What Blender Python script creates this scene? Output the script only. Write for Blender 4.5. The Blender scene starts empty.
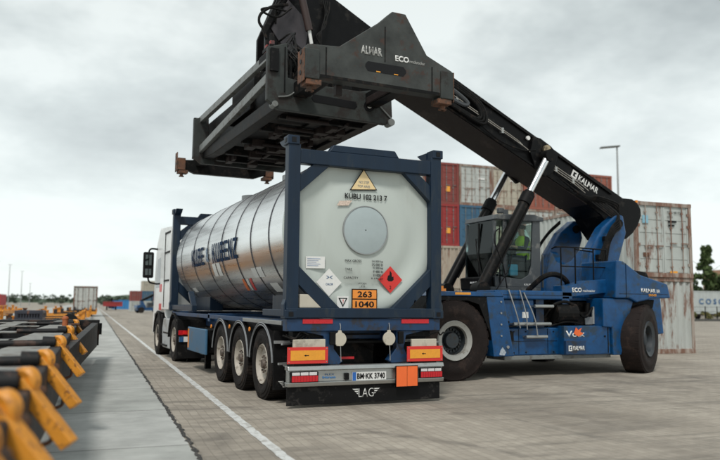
import bpy, bmesh, math, random
from mathutils import Vector, Matrix, Quaternion
random.seed(7)
rad = math.radians
SC = bpy.context.scene
COL = SC.collection

# ------------------------------------------------------------------ camera
def cam_axes(yaw, pitch, roll):
    f = Vector((math.sin(yaw)*math.cos(pitch), math.cos(yaw)*math.cos(pitch), math.sin(pitch)))
    r = Vector((math.cos(yaw), -math.sin(yaw), 0)); u = r.cross(f)
    c, s = math.cos(roll), math.sin(roll)
    return c*r+s*u, -s*r+c*u, f
CAM = Vector((-4.451, -9.605, 1.437))
cr, cu, cf = cam_axes(rad(24.21), rad(5.81), rad(0.502))
cd = bpy.data.cameras.new('camera'); cam = bpy.data.objects.new('camera', cd); COL.objects.link(cam)
cam.matrix_world = Matrix(((cr.x, cu.x, -cf.x, CAM.x), (cr.y, cu.y, -cf.y, CAM.y), (cr.z, cu.z, -cf.z, CAM.z), (0, 0, 0, 1)))
cd.sensor_width = 36; cd.lens = 36.28; cd.clip_start = 0.1; cd.clip_end = 5000
cd.dof.use_dof = True; cd.dof.focus_distance = 11.5; cd.dof.aperture_fstop = 1.05
SC.camera = cam

# ------------------------------------------------------------------ light
SUN_EL, SUN_AZ = 52, 215
w = bpy.data.worlds.new('World'); SC.world = w; w.use_nodes = True
nt = w.node_tree; N = nt.nodes; Lk = nt.links; N.clear()
out = N.new('ShaderNodeOutputWorld'); bg = N.new('ShaderNodeBackground'); bg.inputs['Strength'].default_value = 0.1
sky = N.new('ShaderNodeTexSky'); sky.sky_type = 'NISHITA'; sky.sun_disc = False
sky.sun_elevation = rad(SUN_EL); sky.sun_rotation = rad(SUN_AZ)
tc = N.new('ShaderNodeTexCoord'); sep = N.new('ShaderNodeSeparateXYZ'); Lk.new(tc.outputs['Generated'], sep.inputs[0])
add = N.new('ShaderNodeMath'); add.operation = 'ADD'; add.inputs[1].default_value = 0.28; Lk.new(sep.outputs['Z'], add.inputs[0])
mx = N.new('ShaderNodeMath'); mx.operation = 'MAXIMUM'; mx.inputs[1].default_value = 0.05; Lk.new(add.outputs[0], mx.inputs[0])
dv = N.new('ShaderNodeVectorMath'); dv.operation = 'DIVIDE'
cmb = N.new('ShaderNodeCombineXYZ'); Lk.new(mx.outputs[0], cmb.inputs[0]); Lk.new(mx.outputs[0], cmb.inputs[1]); cmb.inputs[2].default_value = 1
Lk.new(tc.outputs['Generated'], dv.inputs[0]); Lk.new(cmb.outputs[0], dv.inputs[1])
mp = N.new('ShaderNodeMapping'); mp.inputs['Location'].default_value = (3.1, 0.4, 0); mp.inputs['Scale'].default_value = (0.9, 0.9, 0.35); Lk.new(dv.outputs[0], mp.inputs[0])
no = N.new('ShaderNodeTexNoise'); no.inputs['Scale'].default_value = 1.15; no.inputs['Detail'].default_value = 6; no.inputs['Roughness'].default_value = 0.58
Lk.new(mp.outputs[0], no.inputs['Vector'])
crp = N.new('ShaderNodeValToRGB'); e = crp.color_ramp.elements
e[0].position = 0.30; e[0].color = (0.24, 0.27, 0.275, 1); e[1].position = 0.55; e[1].color = (0.67, 0.715, 0.70, 1)
m_ = e.new(0.45); m_.color = (0.47, 0.515, 0.51, 1)
Lk.new(no.outputs['Fac'], crp.inputs[0])
# near the horizon the overcast evens out to pale white
hr = N.new('ShaderNodeMapRange'); hr.inputs['From Min'].default_value = 0.10; hr.inputs['From Max'].default_value = 0.40
hr.inputs['To Min'].default_value = 0.72; hr.inputs['To Max'].default_value = 0.0; Lk.new(sep.outputs['Z'], hr.inputs['Value'])
mh = N.new('ShaderNodeMix'); mh.data_type = 'RGBA'; Lk.new(hr.outputs[0], mh.inputs['Factor']); Lk.new(crp.outputs[0], mh.inputs[6]); mh.inputs[7].default_value = (0.60, 0.645, 0.635, 1)
sc = N.new('ShaderNodeVectorMath'); sc.operation = 'SCALE'; Lk.new(mh.outputs[2], sc.inputs[0])
tp = N.new('ShaderNodeMapRange'); tp.inputs['From Min'].default_value = 0.12; tp.inputs['From Max'].default_value = 0.50; tp.inputs['To Min'].default_value = 11.2; tp.inputs['To Max'].default_value = 8.6; Lk.new(sep.outputs['Z'], tp.inputs['Value']); Lk.new(tp.outputs[0], sc.inputs['Scale'])
mix = N.new('ShaderNodeMix'); mix.data_type = 'RGBA'; mix.inputs['Factor'].default_value = 0.93
Lk.new(sky.outputs[0], mix.inputs[6]); Lk.new(sc.outputs[0], mix.inputs[7])
Lk.new(mix.outputs[2], bg.inputs[0]); Lk.new(bg.outputs[0], out.inputs[0])
sd = bpy.data.lights.new('sun', 'SUN'); sd.energy = 1.5; sd.angle = rad(10); sd.color = (1, 0.96, 0.9)
sun = bpy.data.objects.new('sun', sd); COL.objects.link(sun)
saz, sel = rad(SUN_AZ), rad(SUN_EL)
sdir = Vector((math.sin(saz)*math.cos(sel), math.cos(saz)*math.cos(sel), math.sin(sel)))   # towards the sun
sun.rotation_euler = sdir.to_track_quat('Z', 'Y').to_euler(); sun.location = sdir*60
vs = SC.view_settings; vs.view_transform = 'Standard'; vs.look = 'None'; vs.exposure = 0.50; vs.gamma = 1; vs.use_curve_mapping = False
SC.render.engine = 'CYCLES'; SC.cycles.max_bounces = 6

# ------------------------------------------------------------------ materials
_m = {}
def mat(name, col, rough=0.5, metal=0.0, var=0.12, scale=6.0, dirt=None, dirt_amt=0.0, dirt_scale=3.0, bump=0.0, bscale=40.0,
        coat=0.0, emit=None, estr=0.0, spec=0.5, rvar=0.12, streak=False):
    if name in _m: return _m[name]
    m = bpy.data.materials.new(name); _m[name] = m; m.use_nodes = True
    t = m.node_tree; n = t.nodes; l = t.links; b = n['Principled BSDF']
    b.inputs['Roughness'].default_value = rough; b.inputs['Metallic'].default_value = metal
    b.inputs['Specular IOR Level'].default_value = spec
    if coat: b.inputs['Coat Weight'].default_value = coat; b.inputs['Coat Roughness'].default_value = 0.15
    tcn = n.new('ShaderNodeTexCoord'); src = tcn.outputs['Object']
    if streak:
        mpn = n.new('ShaderNodeMapping'); mpn.inputs['Scale'].default_value = (1, 1, 0.22); l.new(src, mpn.inputs[0]); ssrc = mpn.outputs[0]
    else: ssrc = src
    nz = n.new('ShaderNodeTexNoise'); nz.inputs['Scale'].default_value = scale; nz.inputs['Detail'].default_value = 6; nz.inputs['Roughness'].default_value = 0.62
    l.new(ssrc, nz.inputs['Vector'])
    mr = n.new('ShaderNodeMapRange'); mr.inputs['From Min'].default_value = 0.25; mr.inputs['From Max'].default_value = 0.75
    mr.inputs['To Min'].default_value = 1-var; mr.inputs['To Max'].default_value = 1+var; l.new(nz.outputs['Fac'], mr.inputs['Value'])
    vm = n.new('ShaderNodeVectorMath'); vm.operation = 'SCALE'; vm.inputs[0].default_value = col[:3]; l.new(mr.outputs[0], vm.inputs['Scale'])
    c = vm.outputs[0]
    if dirt and dirt_amt > 0:
        nd = n.new('ShaderNodeTexNoise'); nd.inputs['Scale'].default_value = dirt_scale; nd.inputs['Detail'].default_value = 8; nd.inputs['Roughness'].default_value = 0.7
        l.new(ssrc, nd.inputs['Vector'])
        th = 0.63-0.30*dirt_amt
        m2 = n.new('ShaderNodeMapRange'); m2.inputs['From Min'].default_value = th; m2.inputs['From Max'].default_value = th+0.09
        m2.inputs['To Max'].default_value = 0.9; l.new(nd.outputs['Fac'], m2.inputs['Value'])
        mxn = n.new('ShaderNodeMix'); mxn.data_type = 'RGBA'; l.new(m2.outputs[0], mxn.inputs['Factor']); l.new(c, mxn.inputs[6]); mxn.inputs[7].default_value = (*dirt, 1)
        c = mxn.outputs[2]
    l.new(c, b.inputs['Base Color'])
    if rvar:
        m3 = n.new('ShaderNodeMapRange'); m3.inputs['To Min'].default_value = max(0.03, rough-rvar); m3.inputs['To Max'].default_value = min(1, rough+rvar)
        l.new(nz.outputs['Fac'], m3.inputs['Value']); l.new(m3.outputs[0], b.inputs['Roughness'])
    if bump:
        nb = n.new('ShaderNodeTexNoise'); nb.inputs['Scale'].default_value = bscale; nb.inputs['Detail'].default_value = 4; l.new(src, nb.inputs['Vector'])
        bp = n.new('ShaderNodeBump'); bp.inputs['Strength'].default_value = bump; bp.inputs['Distance'].default_value = 0.02
        l.new(nb.outputs['Fac'], bp.inputs['Height']); l.new(bp.outputs[0], b.inputs['Normal'])
    if emit: b.inputs['Emission Color'].default_value = (*emit, 1); b.inputs['Emission Strength'].default_value = estr
    return m

def glass_mat(name, tint, gloss=0.16):
    m = bpy.data.materials.new(name); _m[name] = m; m.use_nodes = True
    t = m.node_tree; n = t.nodes; l = t.links; n.clear()
    o = n.new('ShaderNodeOutputMaterial'); tr = n.new('ShaderNodeBsdfTransparent'); tr.inputs[0].default_value = (*tint, 1)
    g = n.new('ShaderNodeBsdfGlossy'); g.inputs['Roughness'].default_value = 0.05; g.inputs['Color'].default_value = (.9, .95, .95, 1)
    fr = n.new('ShaderNodeFresnel'); fr.inputs['IOR'].default_value = 1.25
    ad = n.new('ShaderNodeMath'); ad.operation = 'ADD'; ad.inputs[1].default_value = gloss; l.new(fr.outputs[0], ad.inputs[0])
    mi = n.new('ShaderNodeMixShader'); l.new(ad.outputs[0], mi.inputs[0]); l.new(tr.outputs[0], mi.inputs[1]); l.new(g.outputs[0], mi.inputs[2]); l.new(mi.outputs[0], o.inputs[0])
    return m

RUST = (0.16, 0.055, 0.025); GRIME = (0.055, 0.045, 0.035)
M_NAVY = mat('navy_paint', (0.005, 0.017, 0.037), 0.45, dirt=(0.02, 0.03, 0.04), dirt_amt=0.3, scale=5, dirt_scale=4, var=.25, streak=True, spec=.35)
M_BLUE = mat('blue_machine_paint', (0.002, 0.056, 0.17), 0.36, coat=0.2, dirt=(0.018, 0.038, 0.06), dirt_amt=0.36, dirt_scale=3.5, var=.3, spec=.4)
M_BLUE2 = mat('blue_worn_paint', (0.006, 0.036, 0.10), 0.5, dirt=(0.02, 0.02, 0.025), dirt_amt=0.35, dirt_scale=4, var=.2)
M_BLACKP = mat('black_paint', (0.0045, 0.0045, 0.005), 0.38, spec=.14, dirt=(0.022, 0.02, 0.018), dirt_amt=0.25, dirt_scale=3, var=.3)
M_UNDER = mat('boom_underside_paint', (0.022, 0.015, 0.014), 0.6, spec=.3, dirt=(0.06, 0.045, 0.04), dirt_amt=0.25, dirt_scale=1.5, var=.25)
M_DARK = mat('dark_steel', (0.006, 0.006, 0.006), 0.55, spec=.16, dirt=(0.03, 0.022, 0.018), dirt_amt=0.3, dirt_scale=6, var=.3)
M_SPREAD = mat('worn_grey_steel', (0.036, 0.041, 0.039), 0.55, spec=.3, dirt=(0.025, 0.02, 0.018), dirt_amt=0.45, dirt_scale=3.5, var=.3, scale=4)
M_ENDB = mat('worn_end_beam_steel', (0.044, 0.048, 0.046), 0.6, dirt=(0.06, 0.032, 0.024), dirt_amt=0.26, dirt_scale=4, var=.55, scale=3, spec=.3)
M_LGREY = mat('pale_grey_paint', (0.17, 0.18, 0.175), 0.5, dirt=(0.09, 0.08, 0.07), dirt_amt=0.35, dirt_scale=5, var=.2)
M_RUST = mat('rusty_steel', (0.14, 0.062, 0.034), 0.8, dirt=(0.06, 0.04, 0.03), dirt_amt=0.5, dirt_scale=9, var=.35)
M_CHROME = mat('chrome_rod', (0.7, 0.71, 0.72), 0.16, 1.0, var=.05, rvar=.04)
M_ALU = mat('brushed_aluminium', (0.42, 0.43, 0.42), 0.38, 0.85, var=.1, dirt=(0.25, 0.24, 0.22), dirt_amt=.2)
M_RUBBER = mat('tyre_rubber', (0.012, 0.010, 0.0095), 0.85, spec=.25, dirt=(0.04, 0.03, 0.025), dirt_amt=0.35, dirt_scale=5, var=.25, bump=.3)
M_RUBBERB = mat('dusty_tyre_rubber', (0.015, 0.010, 0.009), 0.8, spec=.25, dirt=(0.034, 0.022, 0.018), dirt_amt=0.35, dirt_scale=4, var=.3, bump=.3)
M_PLAST = mat('black_plastic', (0.005, 0.005, 0.0055), 0.6, spec=.18, dirt=(0.035, 0.032, 0.03), dirt_amt=0.22, dirt_scale=7, var=.3)
M_RIMW = mat('white_rim_paint', (0.40, 0.365, 0.315), 0.5, dirt=(0.16, 0.13, 0.10), dirt_amt=0.32, dirt_scale=9)
M_RIMG = mat('pale_rim_paint', (0.34, 0.34, 0.32), 0.5, dirt=(0.18, 0.16, 0.13), dirt_amt=0.3, dirt_scale=7)
M_RIMD = mat('dark_rim_dish', (0.03, 0.038, 0.045), 0.6, dirt=(0.03, 0.025, 0.02), dirt_amt=0.35, dirt_scale=8)
M_TANKEND = mat('tank_end_paint', (0.47, 0.515, 0.485), 0.42, dirt=(0.42, 0.45, 0.42), dirt_amt=0.25, dirt_scale=1.2, var=.04, scale=2, streak=True)
M_DISC = mat('blue_grey_cover', (0.36, 0.42, 0.43), 0.4, var=.06)
M_WHITE = mat('white_paint', (0.74, 0.75, 0.74), 0.4, coat=.2, dirt=(0.5, 0.5, 0.48), dirt_amt=0.2, var=.05)
M_LABEL = mat('white_label', (0.72, 0.72, 0.70), 0.5, var=.06, scale=30)
M_LBLUE = mat('blue_lettering', (0.02, 0.09, 0.22), 0.5, var=.1)
M_BLK = mat('black_lettering', (0.006, 0.006, 0.007), 0.5, spec=.25, var=.1)
M_ORANGE = mat('orange_plate', (0.80, 0.27, 0.04), 0.45, var=.06)
M_FLUO = mat('fluorescent_orange', (0.85, 0.15, 0.03), 0.5, var=.06)
M_REDL = mat('red_reflective', (0.52, 0.012, 0.02), 0.3, var=.12, scale=40)
M_REDD = mat('red_label', (0.62, 0.03, 0.025), 0.4, var=.06)
M_YEL = mat('yellow_reflective', (0.78, 0.33, 0.03), 0.4, var=.08, scale=30)
M_CREAM = mat('cream_label', (0.78, 0.60, 0.33), 0.5, var=.08)
M_BEIGE = mat('beige_plastic', (0.50, 0.46, 0.38), 0.55, dirt=(.3, .27, .22), dirt_amt=.3, var=.08)
M_YARM = mat('yellow_steel', (0.66, 0.265, 0.025), 0.5, dirt=(0.20, 0.075, 0.022), dirt_amt=0.30, dirt_scale=22, var=.14, bump=.12)
M_WAGG = mat('grey_deck_steel', (0.22, 0.22, 0.205), 0.65, dirt=(0.10, 0.075, 0.06), dirt_amt=0.38, dirt_scale=5, var=.25)
M_WAGB = mat('black_wagon_steel', (0.007, 0.007, 0.008), 0.6, spec=.3, dirt=(0.07, 0.04, 0.03), dirt_amt=0.32, dirt_scale=4, var=.3)
M_SEAT = mat('seat_fabric', (0.03, 0.03, 0.035), 0.9)
M_CYAN = mat('light_blue_bag', (0.05, 0.33, 0.52), 0.7)
M_LENS = mat('amber_lens', (0.75, 0.25, 0.03), 0.25)
M_GALV = mat('galvanised_steel', (0.32, 0.33, 0.33), 0.5, 0.5, var=.1)
M_GLASS = glass_mat('cab_glass', (0.86, 0.93, 0.91), .0)
M_MIRROR = mat('mirror_glass', (0.12, 0.14, 0.14), 0.03, 1.0, var=0, rvar=0)
M_HIVIS = mat('hi_vis_yellow', (0.55, 0.85, 0.03), 0.8, var=.1)
M_SKIN = mat('skin', (0.50, 0.30, 0.21), 0.6, var=.05)
M_CLOTH = mat('dark_work_clothes', (0.03, 0.035, 0.05), 0.9)
M_HAIR = mat('brown_hair', (0.04, 0.025, 0.015), 0.8)

# tank shell: polished metal sheet with long horizontal brushing and grime
def tank_mat():
    m = bpy.data.materials.new('polished_tank_shell'); m.use_nodes = True; t = m.node_tree; n = t.nodes; l = t.links; b = n['Principled BSDF']
    b.inputs['Metallic'].default_value = 1.0
    tcn = n.new('ShaderNodeTexCoord'); mpn = n.new('ShaderNodeMapping'); mpn.inputs['Scale'].default_value = (5.0, 0.12, 5.0); l.new(tcn.outputs['Object'], mpn.inputs[0])
    nz = n.new('ShaderNodeTexNoise'); nz.inputs['Scale'].default_value = 3.0; nz.inputs['Detail'].default_value = 7; nz.inputs['Roughness'].default_value = .6; l.new(mpn.outputs[0], nz.inputs[0])
    r = n.new('ShaderNodeValToRGB'); r.color_ramp.elements[0].position = .3; r.color_ramp.elements[0].color = (.70, .695, .68, 1); r.color_ramp.elements[1].position = .62; r.color_ramp.elements[1].color = (.86, .865, .86, 1)
    l.new(nz.outputs['Fac'], r.inputs[0]); l.new(r.outputs[0], b.inputs['Base Color'])
    mr = n.new('ShaderNodeMapRange'); mr.inputs['To Min'].default_value = .20; mr.inputs['To Max'].default_value = .36; l.new(nz.outputs['Fac'], mr.inputs['Value']); l.new(mr.outputs[0], b.inputs['Roughness'])
    n2 = n.new('ShaderNodeTexNoise'); n2.inputs['Scale'].default_value = 1.6; n2.inputs['Detail'].default_value = 2; l.new(tcn.outputs['Object'], n2.inputs[0])
    bp = n.new('ShaderNodeBump'); bp.inputs['Strength'].default_value = .035; bp.inputs['Distance'].default_value = .05; l.new(n2.outputs['Fac'], bp.inputs['Height']); l.new(bp.outputs[0], b.inputs['Normal'])
    return m
M_SHELL = tank_mat()

# block paving: courses run along the road
def ground_mat():
    m = bpy.data.materials.new('block_paving'); m.use_nodes = True; t = m.node_tree; n = t.nodes; l = t.links; b = n['Principled BSDF']
    tcn = n.new('ShaderNodeTexCoord'); mpn = n.new('ShaderNodeMapping'); mpn.inputs['Rotation'].default_value = (0, 0, rad(90)); l.new(tcn.outputs['Object'], mpn.inputs[0])
    wn = n.new('ShaderNodeTexNoise'); wn.inputs['Scale'].default_value = 1.3; l.new(tcn.outputs['Object'], wn.inputs[0])
    ws = n.new('ShaderNodeVectorMath'); ws.operation = 'SCALE'; ws.inputs['Scale'].default_value = .05; l.new(wn.outputs['Color'], ws.inputs[0])
    wa = n.new('ShaderNodeVectorMath'); wa.operation = 'ADD'; l.new(mpn.outputs[0], wa.inputs[0]); l.new(ws.outputs[0], wa.inputs[1])
    br = n.new('ShaderNodeTexBrick'); br.inputs['Scale'].default_value = 1.0; br.inputs['Brick Width'].default_value = .21; br.inputs['Row Height'].default_value = .105
    br.inputs['Mortar Size'].default_value = .006; br.inputs['Mortar Smooth'].default_value = .4; br.inputs['Bias'].default_value = 0
    br.inputs['Color1'].default_value = (.39, .35, .295, 1); br.inputs['Color2'].default_value = (.325, .29, .244, 1); br.inputs['Mortar'].default_value = (.25, .22, .183, 1)
    l.new(wa.outputs[0], br.inputs['Vector'])
    # large soft wear along the driving direction
    def noise(scale, vec, sx=1, sy=1, det=6, ro=.6):
        mm = n.new('ShaderNodeMapping'); mm.inputs['Scale'].default_value = (sx, sy, 1); l.new(vec, mm.inputs[0])
        q = n.new('ShaderNodeTexNoise'); q.inputs['Scale'].default_value = scale; q.inputs['Detail'].default_value = det; q.inputs['Roughness'].default_value = ro; l.new(mm.outputs[0], q.inputs[0]); return q.outputs['Fac']
    obj = tcn.outputs['Object']
    def stain(col_in, fac, lo, hi, colr, amt):
        mr = n.new('ShaderNodeMapRange'); mr.inputs['From Min'].default_value = lo; mr.inputs['From Max'].default_value = hi; mr.inputs['To Max'].default_value = amt; l.new(fac, mr.inputs['Value'])
        mi = n.new('ShaderNodeMix'); mi.data_type = 'RGBA'; l.new(mr.outputs[0], mi.inputs['Factor']); l.new(col_in, mi.inputs[6]); mi.inputs[7].default_value = (*colr, 1); return mi.outputs[2]
    c = br.outputs['Color']
    c = stain(c, noise(.35, obj, 1, .5), .42, .7, (.19, .165, .135), .75)
    c = stain(c, noise(.9, obj, .45, 2.2, 8, .7), .50, .62, (.15, .134, .115), .6)
    c = stain(c, noise(2.5, obj, 1, 1, 8, .75), .60, .70, (.12, .105, .09), .5)
    c = stain(c, noise(.5, obj, 3.0, .12, 6), .52, .66, (.20, .175, .145), .65)
    c = stain(c, noise(1.6, obj, .25, 3.0, 9, .75), .54, .62, (.14, .126, .108), .5)
    c = stain(c, noise(14, obj, 1, 1, 6, .8), .60, .72, (.14, .125, .105), .45)
    def ridge(scale, sx, sy, wd, colr, amt, cin):
        q = noise(scale, obj, sx, sy, 1.5, .4)
        m1 = n.new('ShaderNodeMath'); m1.operation = 'SUBTRACT'; m1.inputs[1].default_value = .5; l.new(q, m1.inputs[0])
        m2 = n.new('ShaderNodeMath'); m2.operation = 'ABSOLUTE'; l.new(m1.outputs[0], m2.inputs[0])
        brk_ = noise(.7, obj, 1, 1, 5, .7)
        mr = n.new('ShaderNodeMapRange'); mr.inputs['From Min'].default_value = 0; mr.inputs['From Max'].default_value = wd; mr.inputs['To Min'].default_value = amt; mr.inputs['To Max'].default_value = 0; l.new(m2.outputs[0], mr.inputs['Value'])
        mb = n.new('ShaderNodeMapRange'); mb.inputs['From Min'].default_value = .45; mb.inputs['From Max'].default_value = .6; l.new(brk_, mb.inputs['Value'])
        mm_ = n.new('ShaderNodeMath'); mm_.operation = 'MULTIPLY'; l.new(mr.outputs[0], mm_.inputs[0]); l.new(mb.outputs[0], mm_.inputs[1])
        mi = n.new('ShaderNodeMix'); mi.data_type = 'RGBA'; l.new(mm_.outputs[0], mi.inputs['Factor']); l.new(cin, mi.inputs[6]); mi.inputs[7].default_value = (*colr, 1); return mi.outputs[2]
    c = ridge(.16, 1.6, .5, .012, (.10, .09, .08), .6, c)
    c = ridge(.22, .6, 1.0, .010, (.12, .108, .095), .5, c)
    c = stain(c, noise(.55, obj, 1, 1, 4, .6), .60, .66, (.16, .14, .12), .55)
    c = stain(c, noise(6, obj, .6, 1.4, 8, .8), .5, .8, (.44, .41, .36), .35)
    l.new(c, b.inputs['Base Color']); b.inputs['Roughness'].default_value = .82; b.inputs['Specular IOR Level'].default_value = .3
    bp = n.new('ShaderNodeBump'); bp.inputs['Strength'].default_value = .35; bp.inputs['Distance'].default_value = .01; bp.invert = True
    l.new(br.outputs['Fac'], bp.inputs['Height']); l.new(bp.outputs[0], b.inputs['Normal'])
    return m
def concrete_mat(name, col, slab=True):
    m = bpy.data.materials.new(name); m.use_nodes = True; t = m.node_tree; n = t.nodes; l = t.links; b = n['Principled BSDF']
    tcn = n.new('ShaderNodeTexCoord'); obj = tcn.outputs['Object']
    a = n.new('ShaderNodeTexNoise'); a.inputs['Scale'].default_value = 1.1; a.inputs['Detail'].default_value = 9; a.inputs['Roughness'].default_value = .65; l.new(obj, a.inputs[0])
    mm = n.new('ShaderNodeMapping'); mm.inputs['Scale'].default_value = (.8, 12, 1); l.new(obj, mm.inputs[0])
    a2 = n.new('ShaderNodeTexNoise'); a2.inputs['Scale'].default_value = 3; a2.inputs['Detail'].default_value = 6; l.new(mm.outputs[0], a2.inputs[0])
    md = n.new('ShaderNodeMath'); md.operation = 'MULTIPLY_ADD'; md.inputs[1].default_value = .3; l.new(a2.outputs['Fac'], md.inputs[0]); l.new(a.outputs['Fac'], md.inputs[2])
    r = n.new('ShaderNodeValToRGB'); r.color_ramp.elements[0].position = .45; r.color_ramp.elements[0].color = (*[x*.66 for x in col], 1); r.color_ramp.elements[1].position = .85; r.color_ramp.elements[1].color = (*[x*1.16 for x in col], 1)
    l.new(md.outputs[0], r.inputs[0]); c = r.outputs[0]
    if slab:
        br = n.new('ShaderNodeTexBrick'); br.offset = 0; br.inputs['Scale'].default_value = 1; br.inputs['Brick Width'].default_value = 9; br.inputs['Row Height'].default_value = 2.55
        br.inputs['Mortar Size'].default_value = .014; br.inputs['Color1'].default_value = (1, 1, 1, 1); br.inputs['Color2'].default_value = (.88, .89, .88, 1); br.inputs['Mortar'].default_value = (.38, .37, .36, 1)
        mo = n.new('ShaderNodeMapping'); mo.inputs['Location'].default_value = (5.5, 0, 0); l.new(obj, mo.inputs[0]); l.new(mo.outputs[0], br.inputs['Vector'])
        mu = n.new('ShaderNodeMix'); mu.data_type = 'RGBA'; mu.blend_type = 'MULTIPLY'; mu.inputs['Factor'].default_value = 1; l.new(c, mu.inputs[6]); l.new(br.outputs[0], mu.inputs[7]); c = mu.outputs[2]
        v = n.new('ShaderNodeTexNoise'); v.inputs['Scale'].default_value = 5; v.inputs['Detail'].default_value = 10; v.inputs['Roughness'].default_value = .8; l.new(obj, v.inputs[0])
        mr = n.new('ShaderNodeMapRange'); mr.inputs['From Min'].default_value = .63; mr.inputs['From Max'].default_value = .70; mr.inputs['To Max'].default_value = .6; l.new(v.outputs['Fac'], mr.inputs['Value'])
        mi = n.new('ShaderNodeMix'); mi.data_type = 'RGBA'; l.new(mr.outputs[0], mi.inputs['Factor']); l.new(c, mi.inputs[6]); mi.inputs[7].default_value = (.10, .098, .09, 1); c = mi.outputs[2]
    l.new(c, b.inputs['Base Color']); b.inputs['Roughness'].default_value = .75; b.inputs['Specular IOR Level'].default_value = .35
    bp = n.new('ShaderNodeBump'); bp.inputs['Strength'].default_value = .15; bp.inputs['Distance'].default_value = .01; l.new(a2.outputs['Fac'], bp.inputs['Height']); l.new(bp.outputs[0], b.inputs['Normal'])
    return m
def leaf_mat(name, c1, c2):
    m = bpy.data.materials.new(name); m.use_nodes = True; t = m.node_tree; n = t.nodes; l = t.links; b = n['Principled BSDF']
    g = n.new('ShaderNodeNewGeometry'); r = n.new('ShaderNodeValToRGB'); r.color_ramp.elements[0].color = (*c1, 1); r.color_ramp.elements[1].color = (*c2, 1)
    l.new(g.outputs['Random Per Island'], r.inputs[0]); l.new(r.outputs[0], b.inputs['Base Color']); b.inputs['Roughness'].default_value = .8; b.inputs['Specular IOR Level'].default_value = .2
    return m

# ------------------------------------------------------------------ mesh helpers
class B:
    def __init__(s): s.bm = bmesh.new()
    def box(s, x0, x1, y0, y1, z0, z1, M=None):
        vs = [s.bm.verts.new((x, y, z)) for x in (x0, x1) for y in (y0, y1) for z in (z0, z1)]
        for f in ((0, 1, 3, 2), (4, 6, 7, 5), (0, 4, 5, 1), (2, 3, 7, 6), (0, 2, 6, 4), (1, 5, 7, 3)): s.bm.faces.new([vs[i] for i in f])
        if M: bmesh.ops.transform(s.bm, matrix=M, verts=vs)
        return s
    def bar(s, p0, p1, w, h, up=(0, 0, 1)):
        p0, p1 = Vector(p0), Vector(p1); d = p1-p0; L = d.length; d.normalize(); u = Vector(up)
        r = d.cross(u)
        if r.length < 1e-4: r = d.cross(Vector((1, 0, 0)))
        r.normalize(); u = r.cross(d)
        M = Matrix(((r.x, d.x, u.x, p0.x), (r.y, d.y, u.y, p0.y), (r.z, d.z, u.z, p0.z), (0, 0, 0, 1)))
        return s.box(-w/2, w/2, 0, L, -h/2, h/2, M)
    def prism(s, pts, axis, a0, a1):
        def mk(p, a):
            if axis == 'x': return (a, p[0], p[1])
            if axis == 'y': return (p[0], a, p[1])
            return (p[0], p[1], a)
        A = [s.bm.verts.new(mk(p, a0)) for p in pts]; C_ = [s.bm.verts.new(mk(p, a1)) for p in pts]
        n = len(pts); s.bm.faces.new(A); s.bm.faces.new(C_[::-1])
        for i in range(n): s.bm.faces.new([A[i], C_[i], C_[(i+1) % n], A[(i+1) % n]])
        return s
    def loft(s, ringA, ringB):
        A = [s.bm.verts.new(p) for p in ringA]; C_ = [s.bm.verts.new(p) for p in ringB]; n = len(A)
        s.bm.faces.new(A); s.bm.faces.new(C_[::-1])
        for i in range(n): s.bm.faces.new([A[i], C_[i], C_[(i+1) % n], A[(i+1) % n]])
        return s
    def lathe(s, prof, c, axis, seg=32, a0=0, a1=2*math.pi, close=False):
        c = Vector(c); ax = Vector(axis).normalized(); r = ax.orthogonal().normalized()
        if abs(ax.z) < .9: r = Vector((0, 0, 1)) - ax*ax.z; r.normalize()
        q = ax.cross(r); full = abs(a1-a0-2*math.pi) < 1e-4; nn = seg if full else seg+1
        rings = []
        for i in range(nn):
            t = a0+(a1-a0)*i/seg; dd = math.cos(t)*r+math.sin(t)*q
            rings.append([s.bm.verts.new(c+dd*R+ax*h) for R, h in prof])
        m = len(prof)
        for i in range(seg if not full else nn):
            A = rings[i]; C_ = rings[(i+1) % nn]
            for j in range(m if close else m-1):
                k = (j+1) % m
                try: s.bm.faces.new([A[j], A[k], C_[k], C_[j]])
                except ValueError: pass
        return s
    def cyl(s, p0, p1, r0, r1=None, seg=16):
        p0, p1 = Vector(p0), Vector(p1); r1 = r0 if r1 is None else r1; L = (p1-p0).length
        return s.lathe([(1e-4, 0), (r0, 0), (r1, L), (1e-4, L)], p0, p1-p0, seg)
    def tube(s, path, r, seg=6):
        P = [Vector(p) for p in path]; rings = []
        if 3 <= len(P) < 12:
            Q = [P[0]*2-P[1]]+P+[P[-1]*2-P[-2]]; S_ = []
            for i in range(1, len(Q)-2):
                for k in range(5):
                    t = k/5; a, b_, c_, d_ = Q[i-1], Q[i], Q[i+1], Q[i+2]
                    S_.append(.5*((2*b_)+(c_-a)*t+(2*a-5*b_+4*c_-d_)*t*t+(3*b_-a-3*c_+d_)*t**3))
            P = S_+[P[-1]]
        for i, p in enumerate(P):
            d = (P[min(i+1, len(P)-1)]-P[max(i-1, 0)]).normalized(); a = d.orthogonal().normalized() if i == 0 else None
            if i == 0: prev = a
            else: prev = (prev-d*prev.dot(d)).normalized()
            q = d.cross(prev)
            rings.append([s.bm.verts.new(p+(math.cos(2*math.pi*k/seg)*prev+math.sin(2*math.pi*k/seg)*q)*r) for k in range(seg)])
        for a, b in zip(rings, rings[1:]):
            for k in range(seg): s.bm.faces.new([a[k], a[(k+1) % seg], b[(k+1) % seg], b[k]])
        s.bm.faces.new(rings[0][::-1]); s.bm.faces.new(rings[-1])
        return s
    def sphere(s, c, r, sc=(1, 1, 1), seg=16):
        M = Matrix.Translation(c) @ Matrix.Diagonal((*[r*k for k in sc], 1))
        bmesh.ops.create_uvsphere(s.bm, u_segments=seg, v_segments=max(6, seg//2), radius=1, matrix=M); return s

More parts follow.
